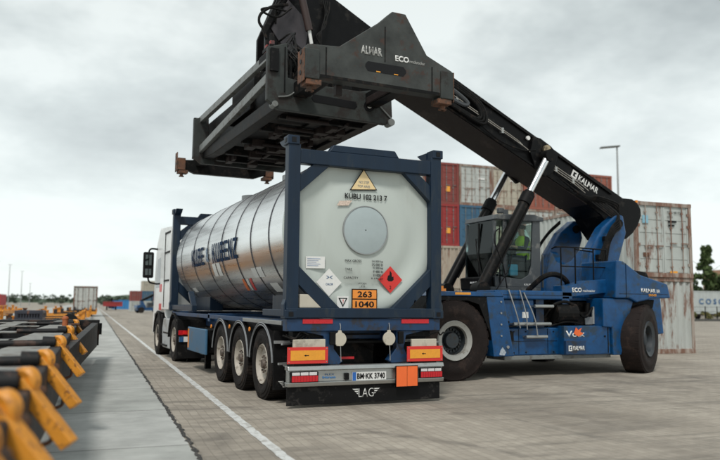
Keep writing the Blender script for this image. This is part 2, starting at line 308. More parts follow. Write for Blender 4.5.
def link(o, parent=None):
    COL.objects.link(o)
    if parent: o.parent = parent
    return o
def pmat(p):
    M = Matrix.Identity(4); ch = []
    while p: ch.append(p); p = p.parent
    for q in reversed(ch): M = M @ Matrix.LocRotScale(q.location, q.rotation_euler, q.scale)
    return M
def obj(name, b, m, parent=None, xf=None, bevel=0.0, smooth=False, seg=2):
    bm = b.bm if isinstance(b, B) else b
    M = xf.copy() if xf else Matrix.Identity(4)
    if parent: M = pmat(parent).inverted() @ M
    bmesh.ops.transform(bm, matrix=M, verts=bm.verts)
    bmesh.ops.recalc_face_normals(bm, faces=bm.faces)
    me = bpy.data.meshes.new(name); bm.to_mesh(me); bm.free()
    me.materials.append(m)
    o = bpy.data.objects.new(name, me); link(o, parent)
    if smooth:
        for p in me.polygons: p.use_smooth = True
        md = o.modifiers.new('edges', 'EDGE_SPLIT'); md.split_angle = rad(38)
    if bevel:
        md = o.modifiers.new('bevel', 'BEVEL'); md.width = bevel; md.segments = seg; md.limit_method = 'ANGLE'; md.angle_limit = rad(40)
        if smooth: o.modifiers.move(len(o.modifiers)-1, 0)
    return o
SPLIT = {'screw', 'red_reflector', 'tank_lettering', 'valve_base', 'serial_lettering', 'wing_mark', 'yellow_mark', 'arm_hinge', 'corner_brace', 'saddle', 'twist_lock', 'step', 'landing_leg', 'end_block', 'marker_lamp', 'lamp_block', 'flap_bracket', 'hose', 'deflector_hinge', 'hose_clamp', 'pipe_clamp', 'work_lamp', 'gusset', 'bolt', 'bolt_hole', 'side_guard_rail', 'casting_hole', 'cab_window', 'side_window', 'hydraulic_pipe', 'corner_casting', 'lock_rod', 'hinge', 'frame_pin', 'cylinder_eye', 'grab_rail', 'boom_flange', 'beam_bracket', 'bogie_wheel', 'valve_block', 'wire', 'entry_step', 'clear_lens', 'cylinder_bracket', 'boom_collar', 'boom_lug', 'axle', 'mirror_pane', 'mirror_arm', 'latch', 'window', 'frame_hole'}
_obj1 = obj
def obj(name, b, m, parent=None, xf=None, bevel=0.0, smooth=False, seg=2):
    """like obj, but pieces that stand apart become objects of their own; returns the largest"""
    bm = b.bm if isinstance(b, B) else b
    if name not in SPLIT or len(bm.verts) > 6000: return _obj1(name, b, m, parent, xf, bevel, smooth, seg)
    bm.verts.ensure_lookup_table(); seen = set(); isl = []
    for v in bm.verts:
        if v.index < 0: bm.verts.index_update()
    bm.verts.index_update()
    for v in bm.verts:
        if v.index in seen: continue
        st = [v]; seen.add(v.index); cur = []
        while st:
            q = st.pop(); cur.append(q)
            for e_ in q.link_edges:
                o2 = e_.other_vert(q)
                if o2.index not in seen: seen.add(o2.index); st.append(o2)
        lo = [min(p.co[i] for p in cur) for i in range(3)]; hi = [max(p.co[i] for p in cur) for i in range(3)]
        isl.append([cur, lo, hi])
    gap = .03; ch = True
    while ch:
        ch = False
        for i in range(len(isl)):
            for j in range(i+1, len(isl)):
                if all(isl[i][1][k]-gap <= isl[j][2][k] and isl[j][1][k]-gap <= isl[i][2][k] for k in range(3)):
                    isl[i] = [isl[i][0]+isl[j][0], [min(a_, c_) for a_, c_ in zip(isl[i][1], isl[j][1])], [max(a_, c_) for a_, c_ in zip(isl[i][2], isl[j][2])]]
                    isl.pop(j); ch = True; break
            if ch: break
    if len(isl) == 1: return _obj1(name, bm, m, parent, xf, bevel, smooth, seg)
    outs = []
    for cur, lo, hi in isl:
        nb = bmesh.new(); mp_ = {v.index: nb.verts.new(v.co) for v in cur}; ids = set(mp_)
        for f in bm.faces:
            if f.verts[0].index in ids: nb.faces.new([mp_[v.index] for v in f.verts])
        outs.append((sum((h_-l_) for l_, h_ in zip(lo, hi)), _obj1(name, nb, m, parent, xf, bevel, smooth, seg)))
    bm.free()
    return max(outs, key=lambda q: q[0])[1]
def tag(o, label, cat, group=None, kind=None):
    o['label'] = label; o['category'] = cat
    if group: o['group'] = group
    if kind: o['kind'] = kind
    return o
def thing(name, label, cat, loc, rz=0, group=None):
    o = bpy.data.objects.new(name, None); o.empty_display_size = .3; o.location = loc; o.rotation_euler = (0, 0, rz); link(o)
    return tag(o, label, cat, group)
def dup(o, parent=None):
    c = o.copy(); COL.objects.link(c)
    if parent: c.parent = parent
    for ch in [k for k in bpy.data.objects if k.parent == o]: dup(ch, c)
    return c
def text(name, s, origin, xd, yd, width, height, m, parent, thick=.003, xf=None, bend=None, font_w=0.0):
    cu_ = bpy.data.curves.new(name, 'FONT'); cu_.body = s; cu_.size = 1; cu_.resolution_u = 3; cu_.offset = font_w
    to = bpy.data.objects.new(name, cu_); COL.objects.link(to)
    dg = bpy.context.evaluated_depsgraph_get(); me = bpy.data.meshes.new_from_object(to.evaluated_get(dg))
    bpy.data.objects.remove(to); bpy.data.curves.remove(cu_)
    bm = bmesh.new(); bm.from_mesh(me); bpy.data.meshes.remove(me)
    xs = [v.co.x for v in bm.verts]; ys = [v.co.y for v in bm.verts]
    x0, x1, y0, y1 = min(xs), max(xs), min(ys), max(ys)
    for v in bm.verts: v.co.x = (v.co.x-x0)/(x1-x0)*width; v.co.y = (v.co.y-y0)/(y1-y0)*height
    if bend:
        for i in range(1, 8):
            bmesh.ops.bisect_plane(bm, geom=bm.verts[:]+bm.edges[:]+bm.faces[:], plane_co=(0, height*i/8, 0), plane_no=(0, 1, 0))
        for v in bm.verts: v.co = bend(v.co.x, v.co.y)
    else:
        xd, yd = Vector(xd).normalized(), Vector(yd).normalized(); nn = xd.cross(yd); o_ = Vector(origin)
        r = bmesh.ops.extrude_face_region(bm, geom=bm.faces[:]); vs_ = [g for g in r['geom'] if isinstance(g, bmesh.types.BMVert)]
        for v in vs_: v.co.z += thick
        for v in bm.verts: v.co = o_+xd*v.co.x+yd*v.co.y+nn*v.co.z
    return obj(name, bm, m, parent, xf)

# road frame: lateral (right) / along the road, measured from the camera's foot
TH = rad(4.2)
RD = Vector((math.sin(TH), math.cos(TH), 0)); RR = Vector((math.cos(TH), -math.sin(TH), 0))
RF = Matrix(((RR.x, RD.x, 0, CAM.x), (RR.y, RD.y, 0, CAM.y), (0, 0, 1, 0), (0, 0, 0, 1)))
def rf(a, t, z=0): return RF @ Vector((a, t, z))

# ------------------------------------------------------------------ ground
def sheet(name, a0, a1, t0, t1, z, m, pts=None):
    bm = bmesh.new()
    P_ = pts or [(a0, t0), (a1, t0), (a1, t1), (a0, t1)]
    bm.faces.new([bm.verts.new((p[0], p[1], 0)) for p in P_])
    me = bpy.data.meshes.new(name); bm.to_mesh(me); bm.free(); me.materials.append(m)
    o = bpy.data.objects.new(name, me); o.matrix_world = RF @ Matrix.Translation((0, 0, z)); link(o); o['kind'] = 'structure'; return o
sheet('ground', -1500, 1500, -60, 3000, 0, ground_mat())
# concrete strip by the track, with a ragged right edge against the paving
pts = [(-9, -12)]; pts = [(-9, 420), (-9, -12)]
edge = []
t = -12
while t < 60:
    edge.append((0.97+random.uniform(-.012, .012), t)); t += .25 if t < 25 else 3
pts += edge+[(0.97, 420)]
sheet('concrete_strip', 0, 0, 0, 0, .006, concrete_mat('strip_concrete', (.43, .437, .42)), pts)
# crumbled tar joint
bm = bmesh.new(); prev = None; t = -6
while t < 90:
    wdt = .008+.022*abs(math.sin(t*1.7+math.sin(t*4.1)))*random.random()+.006*random.random()
    cx = 0.985+random.uniform(-.016, .016)
    a = bm.verts.new((cx-wdt, t, 0)); b_ = bm.verts.new((cx+wdt, t, 0))
    if prev: bm.faces.new([prev[0], prev[1], b_, a])
    prev = (a, b_); t += .07 if t < 16 else (.2 if t < 30 else 2)
me = bpy.data.meshes.new('tar_joint'); bm.to_mesh(me); bm.free(); me.materials.append(mat('tar', (.022, .021, .020), .8, bump=.5, dirt=(.12, .11, .10), dirt_amt=.4, dirt_scale=25))
o = bpy.data.objects.new('tar_joint', me); o.matrix_world = RF @ Matrix.Translation((0, 0, .010)); link(o); o['kind'] = 'structure'
# painted line, worn
def worn_paint():
    m = bpy.data.materials.new('worn_road_paint'); m.use_nodes = True; t_ = m.node_tree; n = t_.nodes; l = t_.links; b = n['Principled BSDF']
    tcn = n.new('ShaderNodeTexCoord'); a = n.new('ShaderNodeTexNoise'); a.inputs['Scale'].default_value = 7; a.inputs['Detail'].default_value = 10; a.inputs['Roughness'].default_value = .8; l.new(tcn.outputs['Object'], a.inputs[0])
    r = n.new('ShaderNodeValToRGB'); r.color_ramp.elements[0].position = .36; r.color_ramp.elements[0].color = (.22, .20, .17, 1); r.color_ramp.elements[1].position = .52; r.color_ramp.elements[1].color = (.60, .61, .60, 1)
    l.new(a.outputs['Fac'], r.inputs[0]); l.new(r.outputs[0], b.inputs['Base Color']); b.inputs['Roughness'].default_value = .7; return m
bm = bmesh.new(); prev = None; t = -8
while t < 160:
    c = 1.74 if t < 12 else 1.74-(t-12)*.004
    k = .055; a = bm.verts.new((c-k+random.uniform(-.008, .008), t, 0)); b_ = bm.verts.new((c+k+random.uniform(-.008, .008), t, 0))
    if prev: bm.faces.new([prev[0], prev[1], b_, a])
    prev = (a, b_); t += .12 if t < 25 else 4
me = bpy.data.meshes.new('road_line'); bm.to_mesh(me); bm.free(); me.materials.append(worn_paint())
o = bpy.data.objects.new('road_line', me); o.matrix_world = RF @ Matrix.Translation((0, 0, .005)); link(o); o['kind'] = 'structure'
# rails of the track the wagons stand on
for a in (-2.35, -0.95):
    bb = B(); bb.box(a-.035, a+.035, -8, 300, .014, .022); r_ = obj('rail_track', bb, M_RUST, None, RF); r_['kind'] = 'structure'

# ------------------------------------------------------------------ wheels
def tyre_prof(R, rr, wd, off=0):
    h = wd/2
    return [(rr, -h*.75+off), (rr+.02, -h*.95+off), (rr+(R-rr)*.30, -h+off), (rr+(R-rr)*.34, -h-.006+off), (rr+(R-rr)*.62, -h-.006+off), (rr+(R-rr)*.66, -h+.004+off), (R-.035, -h*.96+off), (R-.008, -h*.82+off), (R, -h*.5+off), (R, h*.5+off), (R-.008, h*.82+off), (R-.035, h*.96+off), (rr+(R-rr)*.66, h-.004+off), (rr+(R-rr)*.62, h+.006+off), (rr+(R-rr)*.34, h+.006+off), (rr+(R-rr)*.30, h+off), (rr+.02, h*.95+off), (rr, h*.75+off)]
def wheel(parent, c, axis, R, rr, wd, rubber, rim, dish_depth=.09, hub=None, big=False, nuts=10, ring=None):
    """axis points outwards"""
    ax = Vector(axis).normalized(); b = B(); b.lathe(tyre_prof(R, rr, wd), c, ax, 80)
    W = obj('wheel', b, rubber, parent, smooth=True)
    # tread blocks
    b = B(); n = 56 if not big else 30; out_ = .010 if not big else .003
    r = Vector((0, 0, 1)); q = ax.cross(r)
    for i in range(n):
        for sgn in (-1, 1):
            t_ = 2*math.pi*(i+(.25 if sgn > 0 else 0))/n; d = math.cos(t_)*r+math.sin(t_)*q; tt = -math.sin(t_)*r+math.cos(t_)*q
            p = Vector(c)+d*(R-.004)
            M = Matrix(((tt.x, ax.x, d.x, p.x), (tt.y, ax.y, d.y, p.y), (tt.z, ax.z, d.z, p.z), (0, 0, 0, 1)))
            k = 2*math.pi*R/n*.38
            b.box(-k, k, sgn*wd*.06 if sgn > 0 else -wd*.45, wd*.45 if sgn > 0 else -wd*.06, -.01, out_, M)
    obj('tread', b, rubber, W)
    if big:
        b = B(); b.lathe([(rr*.0+.001, wd*.5-.20), (rr*.70, wd*.5-.20), (rr*.74, wd*.5-.06)], c, ax, 40)
        obj('rim_dish', b, M_RIMD, W, smooth=True)
        b = B(); b.lathe([(rr*.73, wd*.5-.08), (rr*.76, wd*.5-.02), (rr*.93, wd*.5+.0), (rr*1.0, wd*.5+.015), (rr*1.03, wd*.5-.02), (rr, wd*.3)], c, ax, 48)
        obj('rim', b, ring or rim, W, smooth=True)
        b = B(); b.cyl(Vector(c)+ax*(wd*.5-.20), Vector(c)+ax*(wd*.5-.10), rr*.42, rr*.38, 28)
        for i in range(nuts):
            t_ = 2*math.pi*i/nuts; d = math.cos(t_)*r+math.sin(t_)*q
            b.cyl(Vector(c)+d*rr*.56+ax*(wd*.5-.2), Vector(c)+d*rr*.56+ax*(wd*.5-.155), .022, seg=6)
        obj('hub', b, M_RIMD, W, smooth=True)
    else:
        b = B(); b.lathe([(rr*1.02, wd*.42), (rr*.98, wd*.48), (rr*.92, wd*.42), (rr*.86, wd*.30), (rr*.62, wd*.22), (rr*.50, wd*.34), (.001, wd*.34)], c, ax, 40)
        obj('rim', b, rim, W, smooth=True)
        b = B(); b.cyl(Vector(c)+ax*(wd*.33), Vector(c)+ax*(wd*.33+.05), rr*.26, rr*.20, 20)
        for i in range(nuts):
            t_ = 2*math.pi*i/nuts; d = math.cos(t_)*r+math.sin(t_)*q
            b.cyl(Vector(c)+d*rr*.40+ax*(wd*.33), Vector(c)+d*rr*.40+ax*(wd*.33+.03), .013, seg=6)
        obj('hub', b, hub or mat('hub_brown', (.10, .075, .06), .6, dirt=(.03, .025, .02), dirt_amt=.4), W, smooth=True)
    return W
def arch(parent, name, m, xin, xout, yc, zc, r0, r1, a0, a1, seg=16):
    """mudguard: part of a ring around the x axis, a = angle from up, towards -y positive"""
    b = B(); ring = []
    for i in range(seg+1):
        t_ = a0+(a1-a0)*i/seg; ring.append((t_, r1))
    P1 = [(yc-math.sin(t_)*r1, zc+math.cos(t_)*r1) for t_, _ in ring]; P0 = [(yc-math.sin(t_)*r0, zc+math.cos(t_)*r0) for t_, _ in ring]
    for i in range(seg): b.prism([P1[i], P1[i+1], P0[i+1], P0[i]], 'x', xin, xout)
    bmesh.ops.remove_doubles(b.bm, verts=b.bm.verts, dist=1e-4)
    return obj(name, b, m, parent)

# ------------------------------------------------------------------ tank container
ZB, ZT, LT = 1.23, 3.81, 9.3
TZ, TR = 2.50, 1.195
def casting(b, x0, x1, y0, y1, z0, z1): b.box(x0, x1, y0, y1, z0, z1)
tank = thing('tank_container', 'polished silver tank container with dark blue end frames, riding on the trailer', 'tank container', (0, 4.6, ZB))
def end_frame(y0, y1, name):
    b = B()
    for s in (-1, 1):
        b.box(*sorted((s*1.06, s*1.24)), y0, y1, ZB+.10, ZT-.12)
        b.prism([(s*1.24, 1.5), (s*1.27, 1.42), (s*1.27, ZB+.02), (s*1.24, ZB+.02)], 'y', y0+.01, y1-.01)
    b.box(-1.06, 1.06, y0+.005, y1-.005, 3.42, 3.63)
    b.prism([(-.62, 3.63), (-.55, 3.735), (.45, 3.735), (.52, 3.63)], 'y', y0+.02, y1-.02)
    b.box(-1.24, 1.24, y0-.012, y1, ZB+.003, ZB+.145)
    f = obj(name, b, M_NAVY, tank, bevel=.012)
    b = B()
    for s in (-1, 1):
        b.prism([(s*1.065, 3.00), (s*.60, 3.425), (s*.85, 3.425), (s*1.065, 3.25)], 'y', y0+.03, y1-.03)
        b.prism([(s*1.065, 1.97), (s*.42, 1.37), (s*.70, 1.37), (s*1.065, 1.71)], 'y', y0+.03, y1-.03)
    obj('corner_brace', b, M_NAVY, f, bevel=.006)
    for s in (-1, 1):
        for z0, z1 in ((ZT-.13, ZT), (ZB-.004, ZB+.118)):
            b = B(); x0, x1 = sorted((s*1.085, s*1.262)); b.box(x0, x1, y0-.02, y1+.02, z0, z1)
            c = obj('corner_casting', b, M_NAVY, f, bevel=.012)
            b = B(); b.box(x0+.055, x1-.055, y0-.026, y0-.018, z0+.03, z1-.03) if y0 < 1 else b.box(x0+.055, x1-.055, y1+.018, y1+.026, z0+.03, z1-.03)
            xo = s*1.262; b.box(*sorted((xo, xo+s*.005)), y0+.045, y1-.045, z0+.035, z1-.035)
            if z1 == ZT: b.box(x0+.05, x1-.05, y0+.03, y1-.03, z1, z1+.004)
            obj('casting_hole', b, M_BLK, c)
    # welded overhang gussets pointing inward along the top
    b = B()
    for s in (-1, 1):
        g = .30 if y0 < 1 else -.30; yy = y1 if y0 < 1 else y0
        b.prism([(yy, ZT-.02), (yy+g, ZT-.02), (yy+g*.6, ZT-.10), (yy, ZT-.16)], 'x', *sorted((s*1.07, s*1.23)))
    obj('gusset', b, M_NAVY, f)
    return f
FR = end_frame(0.0, .17, 'rear_frame'); FF = end_frame(LT-.17, LT, 'front_frame')
# shell
b = B(); b.lathe([(TR*.97, .26), (TR, .30), (TR, LT-.5), (TR*.97, LT-.42), (TR*.8, LT-.3), (.01, LT-.22)], (0, 0, TZ), (0, 1, 0), 96)
sh = obj('tank_shell', b, M_SHELL, tank, smooth=True)
b = B(); b.lathe([(.01, .11), (.40, .115), (.58, .12), (.68, .13), (.76, .152), (.84, .160), (.92, .156), (1.0, .138), (1.05, .13), (1.14, .13), (1.20, .15), (1.23, .19), (1.235, .26), (1.20, .33)], (0, 0, TZ), (0, 1, 0), 96)
te = obj('tank_end', b, M_TANKEND, tank, smooth=True)
b = B(); b.lathe([(.01, .085), (.335, .085), (.35, .09), (.352, .12)], (0, 0, TZ+.02), (0, 1, 0), 64); dc = obj('round_cover', b, M_DISC, te, smooth=True)
b = B(); b.lathe([(.350, .080), (.362, .080), (.362, .12), (.350, .12)], (0, 0, TZ+.02), (0, 1, 0), 64, close=True); obj('cover_rim', b, M_GALV, dc)
for yy in (1.04, 2.06, 3.05, 4.10, 5.28, 6.70, 8.15):
    b = B(); b.lathe([(TR+.001, yy-.018), (TR+.008, yy-.016), (TR+.008, yy+.016), (TR+.001, yy+.018)], (0, 0, TZ), (0, 1, 0), 96)
    obj('shell_band', b, mat('band_metal', (.07, .07, .08), .4, .7), sh, smooth=True)
# saddles under the shell
b = B()
for s in (-1, 1):
    x0, x1 = sorted((s*1.10, s*1.22))
    b.box(x0, x1, LT-2.7, LT-.17, ZB+.02, ZB+.14); b.prism([(LT-2.7, ZB+.14), (LT-2.58, ZB+.14), (LT-2.2, ZB+.42), (LT-2.3, ZB+.46)], 'x', x0, x1)
    b.box(x0, x1, .17, 1.2, ZB+.02, ZB+.12)
    b.box(*sorted((s*.45, s*.75)), .5, 2.2, ZB+.02, ZB+.4); b.box(*sorted((s*.45, s*.75)), LT-2.4, LT-.5, ZB+.02, ZB+.4)
obj('saddle', b, M_NAVY, tank, bevel=.01)
b = B(); b.box(-.22, .22, 1.5, LT-1.5, TZ+TR+.02, TZ+TR+.05); [b.cyl((0, yy, TZ+TR-.02), (0, yy, TZ+TR+.12), .28, seg=24) for yy in (3.2, 6.1)]
obj('top_walkway', b, M_GALV, tank)
def bendf(yfar, z0, R=TR+.012):      # text reads from the far end towards the camera
    return lambda x, y: Vector((-(R)*math.cos(math.asin((z0+y-TZ)/R)), yfar-x, z0+y))
v_, h_ = .30, .17
GL = {'K': [[(0, 0), (v_, 0), (v_, 1), (0, 1)], [(v_, .36), (v_+.02, .62), (.70, 1), (1.02, 1), (.5, .52)], [(.42, .58), (.62, .62), (1.05, 0), (.72, 0), (.36, .47)]],
      'U': [[(0, h_), (v_, h_), (v_, 1), (0, 1)], [(1-v_, h_), (1, h_), (1, 1), (1-v_, 1)], [(.08, 0), (.92, 0), (1, h_), (0, h_)]],
      'B': [[(0, 0), (v_, 0), (v_, 1), (0, 1)], [(v_, 0), (.9, 0), (.9, h_), (v_, h_)], [(v_, .5-h_/2), (.85, .5-h_/2), (.85, .5+h_/2), (v_, .5+h_/2)], [(v_, 1-h_), (.9, 1-h_), (.9, 1), (v_, 1)], [(1-v_, h_), (1, h_), (1, .46), (.85, .5), (1-v_, .5-h_/2)], [(1-v_, .5+h_/2), (.85, .5), (1, .56), (1, 1-h_), (1-v_, 1-h_)]],
      'E': [[(0, 0), (v_, 0), (v_, 1), (0, 1)], [(v_, 0), (1, 0), (1, h_), (v_, h_)], [(v_, .5-h_/2), (.9, .5-h_/2), (.9, .5+h_/2), (v_, .5+h_/2)], [(v_, 1-h_), (1, 1-h_), (1, 1), (v_, 1)]],
      'N': [[(0, 0), (v_, 0), (v_, 1), (0, 1)], [(1-v_, 0), (1, 0), (1, 1), (1-v_, 1)], [(v_, .95), (v_, .55), (1-v_, .05), (1-v_, .45)]],
      'Z': [[(0, 1-h_), (1, 1-h_), (1, 1), (0, 1)], [(0, 0), (1, 0), (1, h_), (0, h_)], [(.62, 1-h_), (1, 1-h_), (.38, h_), (0, h_)]]}
M_FILM = mat('dark_blue_film', (.006, .024, .065), .6, spec=.05)
def block_text(word, y0, pitch_, z0, hgt):
    f_ = bendf(y0, z0)
    for k, ch in enumerate(word):
        bm = bmesh.new()
        for poly in GL[ch]:
            bm.faces.new([bm.verts.new((k*pitch_+p[0]*pitch_*.82, p[1]*hgt, 0)) for p in poly])
        for q in range(1, 8): bmesh.ops.bisect_plane(bm, geom=bm.verts[:]+bm.edges[:]+bm.faces[:], plane_co=(0, hgt*q/8, 0), plane_no=(0, 1, 0))
        for v in bm.verts: v.co = f_(v.co.x, v.co.y)
        _obj1('tank_lettering', bm, M_FILM, sh)
block_text('KUBE', 6.88, .325, 2.22, .38); block_text('KUBENZ', 4.86, .33, 2.22, .38)
text('tank_lettering', '&', None, None, None, .26, .30, mat('pale_blue_film', (.10, .16, .24), .5), sh, bend=bendf(5.42, 2.26), font_w=.04)
def patch(y0, y1, z0, z1, m, name='label_or_reflection', skew=0.0):
    bm = bmesh.new(); n = 10; pv = None
    for i in range(n+1):
        z = z0+(z1-z0)*i/n; R = TR+.005; x = -R*math.cos(math.asin(max(-1, min(1, (z-TZ)/R)))); k = skew*(i/n-.5)
        a, c = bm.verts.new((x, y0+k, z)), bm.verts.new((x, y1+k, z))
        if pv: bm.faces.new([pv[0], pv[1], c, a])
        pv = (a, c)
    obj(name, bm, m, sh)
patch(4.72, 5.0, 1.96, 2.21, M_LABEL); patch(4.36, 4.64, 1.96, 2.21, M_LABEL)
patch(3.10, 3.28, 1.66, 1.86, mat('orange_reflection', (.75, .16, .03), .5), skew=-.16); patch(2.88, 3.04, 1.66, 1.86, M_LABEL, skew=-.16); patch(2.68, 2.82, 1.66, 1.86, M_REDD, skew=-.16)  # slanted orange, white and red stripes: reflections painted onto the shell
patch(1.75, 2.35, 1.86, 2.02, M_LABEL); patch(1.35, 1.75, 1.62, 1.76, M_LABEL)
patch(7.5, 7.9, 1.68, 1.78, M_LABEL)
# markings on the painted end
def yend(x, z):
    r = math.hypot(x, z-TZ); P = [(.01, .11), (.40, .115), (.58, .12), (.68, .13), (.76, .152), (.84, .160), (.92, .156), (1.0, .138), (1.05, .13), (1.14, .125), (1.5, .125)]
    for (a, ya), (c, yc) in zip(P, P[1:]):
        if a <= r <= c: return ya+(yc-ya)*(r-a)/(c-a)
    return .09
XD, ZD = (1, 0, 0), (0, 0, 1)
def etext(s, x, z, wd, h, m=M_BLK, y=None, name='lettering', par=None, fw=0.0):
    yy = (min(yend(x, z), yend(x+wd, z), yend(x, z+h), yend(x+wd, z+h))-.004) if y is None else y
    return text(name, s, (x, yy, z), XD, ZD, wd, h, m, par or te, font_w=fw)
def eplate(pts, m, y, name='placard', par=None, th=.006):
    b = B(); b.prism(pts, 'y', y-th, y); return obj(name, b, m, par or te)
tri = eplate([(-.26, 3.10), (.19, 3.13), (-.035, 3.44)], M_BLK, .106, 'warning_triangle'); eplate([(-.235, 3.115), (.165, 3.142), (-.035, 3.415)], M_CREAM, .1, 'triangle_face', tri)
etext('NO STEP', -.115, 3.215, .165, .04, M_GALV, .093, par=tri); etext('TOP ARES', -.135, 3.155, .20, .035, M_GALV, .093, par=tri)
etext('KUBU 102 213 7', -.335, 2.975, .69, .082, M_BLK, .10, 'serial_lettering', fw=.02)
eplate([(-.46, 2.86), (-.28, 2.87), (-.22, 2.95), (-.42, 2.93)], mat('peeled_label', (.62, .50, .42), .6, var=.4, scale=60), .098, 'peeled_label')
etext('MAX GROSS', -.32, 2.045, .26, .035, y=.10); etext('34 000 kg', .11, 2.045, .18, .035, y=.10); etext('75 000 lb', .11, 1.995, .18, .035, y=.10)
etext('TARE', -.32, 1.92, .11, .035, y=.10); etext('4 300 kg', .13, 1.945, .16, .035, y=.10); etext('9 480 lb', .13, 1.893, .16, .035, y=.10)
etext('CAPACITY', -.34, 1.795, .23, .035, y=.10); etext('31 000 l', .13, 1.84, .15, .035, y=.10); etext('8 190 gal', .10, 1.79, .19, .035, y=.10)
etext('PT201', -.09, 1.72, .12, .026, y=.12); etext('T75', -.055, 1.68, .065, .026, y=.12)
pl = eplate([(-.205, 1.355), (.205, 1.355), (.205, 1.655), (-.205, 1.655)], M_BLK, .118, 'hazard_plate')
eplate([(-.19, 1.515), (.19, 1.515), (.19, 1.64), (-.19, 1.64)], M_ORANGE, .112, 'orange_field', pl); eplate([(-.19, 1.37), (.19, 1.37), (.19, 1.497), (-.19, 1.497)], M_ORANGE, .112, 'orange_field', pl)
etext('263', -.115, 1.533, .23, .088, y=.105, par=pl, name='plate_number', fw=.02); etext('1040', -.15, 1.388, .30, .088, y=.105, par=pl, name='plate_number', fw=.02)
def diamond(cx, cz, w_, h_, m, y): return eplate([(cx, cz-h_), (cx+w_, cz), (cx, cz+h_), (cx-w_, cz)], m, y, 'placard')
d1 = diamond(.425, 1.80, .20, .20, M_REDD, .122)
eplate([(.37, 1.80), (.395, 1.775), (.45, 1.775), (.48, 1.80), (.475, 1.85), (.45, 1.84), (.445, 1.90), (.415, 1.94), (.41, 1.87), (.385, 1.86)], M_BLK, .118, 'flame_symbol', d1, .003); etext('2', .41, 1.66, .03, .05, y=.116, par=d1)
d2 = diamond(-.56, 1.74, .195, .20, M_LABEL, .125); etext('><', -.60, 1.79, .09, .05, M_LBLUE, .118, par=d2); etext('CHLOR', -.61, 1.70, .11, .03, M_LBLUE, .118, par=d2)
lb = eplate([(-.92, 1.935), (-.63, 1.94), (-.63, 2.11), (-.92, 2.105)], M_LABEL, .122, 'paper_label'); 
for i in range(5): eplate([(-.90, 2.07-.025*i), (-.70-.03*(i % 3), 2.07-.025*i), (-.70-.03*(i % 3), 2.08-.025*i), (-.90, 2.08-.025*i)], mat('grey_print', (.35, .4, .5), .6), .115, 'print_line', lb, .002)
sq = eplate([(-.43, 1.355), (-.25, 1.355), (-.25, 1.545), (-.43, 1.545)], M_LABEL, .13, 'paper_label'); eplate([(-.41, 1.52), (-.27, 1.52), (-.34, 1.39)], M_BLK, .122, 'triangle_symbol', sq, .003); eplate([(-.385, 1.507), (-.295, 1.507), (-.34, 1.42)], M_LABEL, .118, 'triangle_face', sq, .003); etext('!', -.345, 1.445, .012, .055, M_REDD, .114, par=sq)
b = B(); b.box(-1.03, -.62, .035, .16, 1.375, 1.565); obj('document_box', b, M_BEIGE, FR, bevel=.01)
b = B(); b.bar((.72, .05, 1.42), (.92, .05, 1.62), .03, .05); b.bar((.78, .04, 1.43), (.80, .04, 1.50), .02, .02); obj('grab_bar', b, M_DARK, FR)

# ------------------------------------------------------------------ trailer
tr = thing('container_trailer', 'dark blue three axle container trailer with aluminium rear bumper under the silver tank', 'semi-trailer', (0, 2.5, 0))
b = B()
for s in (-1, 1):
    x0, x1 = sorted((s*.40, s*.56)); b.box(x0, x1, .25, 9.6, .88, 1.17)
for yy in (.35, 2.0, 3.3, 5.0, 6.8, 8.6): b.box(-.40, .40, yy, yy+.14, .92, 1.12)
b.box(-1.22, 1.22, .02, .20, 1.05, 1.222)
for yy in (4.9, LT-.3): b.box(-1.2, 1.2, yy, yy+.16, 1.06, 1.22)
for s in (-1, 1):
    b.prism([(s*.99, 1.05), (s*.50, 1.05), (s*.50, .80), (s*.36, .62), (s*.42, .58), (s*.72, .585), (s*.62, .80), (s*.66, .98)], 'y', .05, .17)
    b.box(*sorted((s*1.14, s*1.20)), .20, 9.2, 1.12, 1.2)
obj('chassis_frame', b, M_BLUE2, tr, bevel=.008)
b = B()
for s in (-1, 1): b.box(*sorted((s*1.195, s*1.23)), .25, 2.3, 1.13, 1.19)
obj('side_guard_rail', b, M_ALU, tr, bevel=.005)
for x0, x1 in ((-.99, -.54), (.56, 1.02)):
    b = B(); b.box(x0, x1, .008, .018, 1.155, 1.218); obj('red_reflector', b, M_REDL, tr)
b = B(); b.box(-.52, -.44, .03, .05, 1.06, 1.13); obj('red_reflector', b, M_REDL, tr); b = B(); b.box(.28, .46, .03, .05, 1.08, 1.14); obj('red_reflector', b, M_REDL, tr)
# bumper
b = B(); b.box(-1.21, 1.235, -.02, .06, .355, .515); b.prism([(-.07, .515), (-.05, .575), (.10, .575), (.10, .515)], 'x', -1.215, 1.24); b.prism([(-.07, .355), (-.05, .295), (.08, .295), (.10, .355)], 'x', -1.215, 1.24)
bp_ = obj('rear_bumper', b, M_ALU, tr, bevel=.01)
for x0, x1 in ((-1.175, -.77), (.83, 1.215)):
    b = B(); b.box(x0, x1, -.065, -.02, .355, .50); L_ = obj('tail_lamp', b, M_PLAST, bp_, bevel=.01)
    b = B(); b.box(x0+.012, x1-.012, -.075, -.066, .365, .445); obj('red_lens', b, M_REDL, L_, bevel=.003)
    b = B(); [b.box(x0+.012+(x1-x0-.024)*q/9-.002, x0+.012+(x1-x0-.024)*q/9+.002, -.0775, -.075, .365, .445) for q in range(1, 9)]; _obj1('lens_rib', b, mat('dark_red_rib', (.25, .005, .01), .4), L_)
    b = B(); 
    for k in range(3): q = (x1-x0-.03)/3; b.box(x0+.015+k*q, x0+.015+(k+1)*q-.012, -.074, -.066, .452, .493)
    obj('clear_lens', b, mat('clear_lens', (.62, .60, .60), .2), L_, bevel=.003)
b = B(); b.box(-.25, .29, -.034, -.026, .345, .475); np_ = obj('number_plate', b, M_LABEL, bp_, bevel=.003)
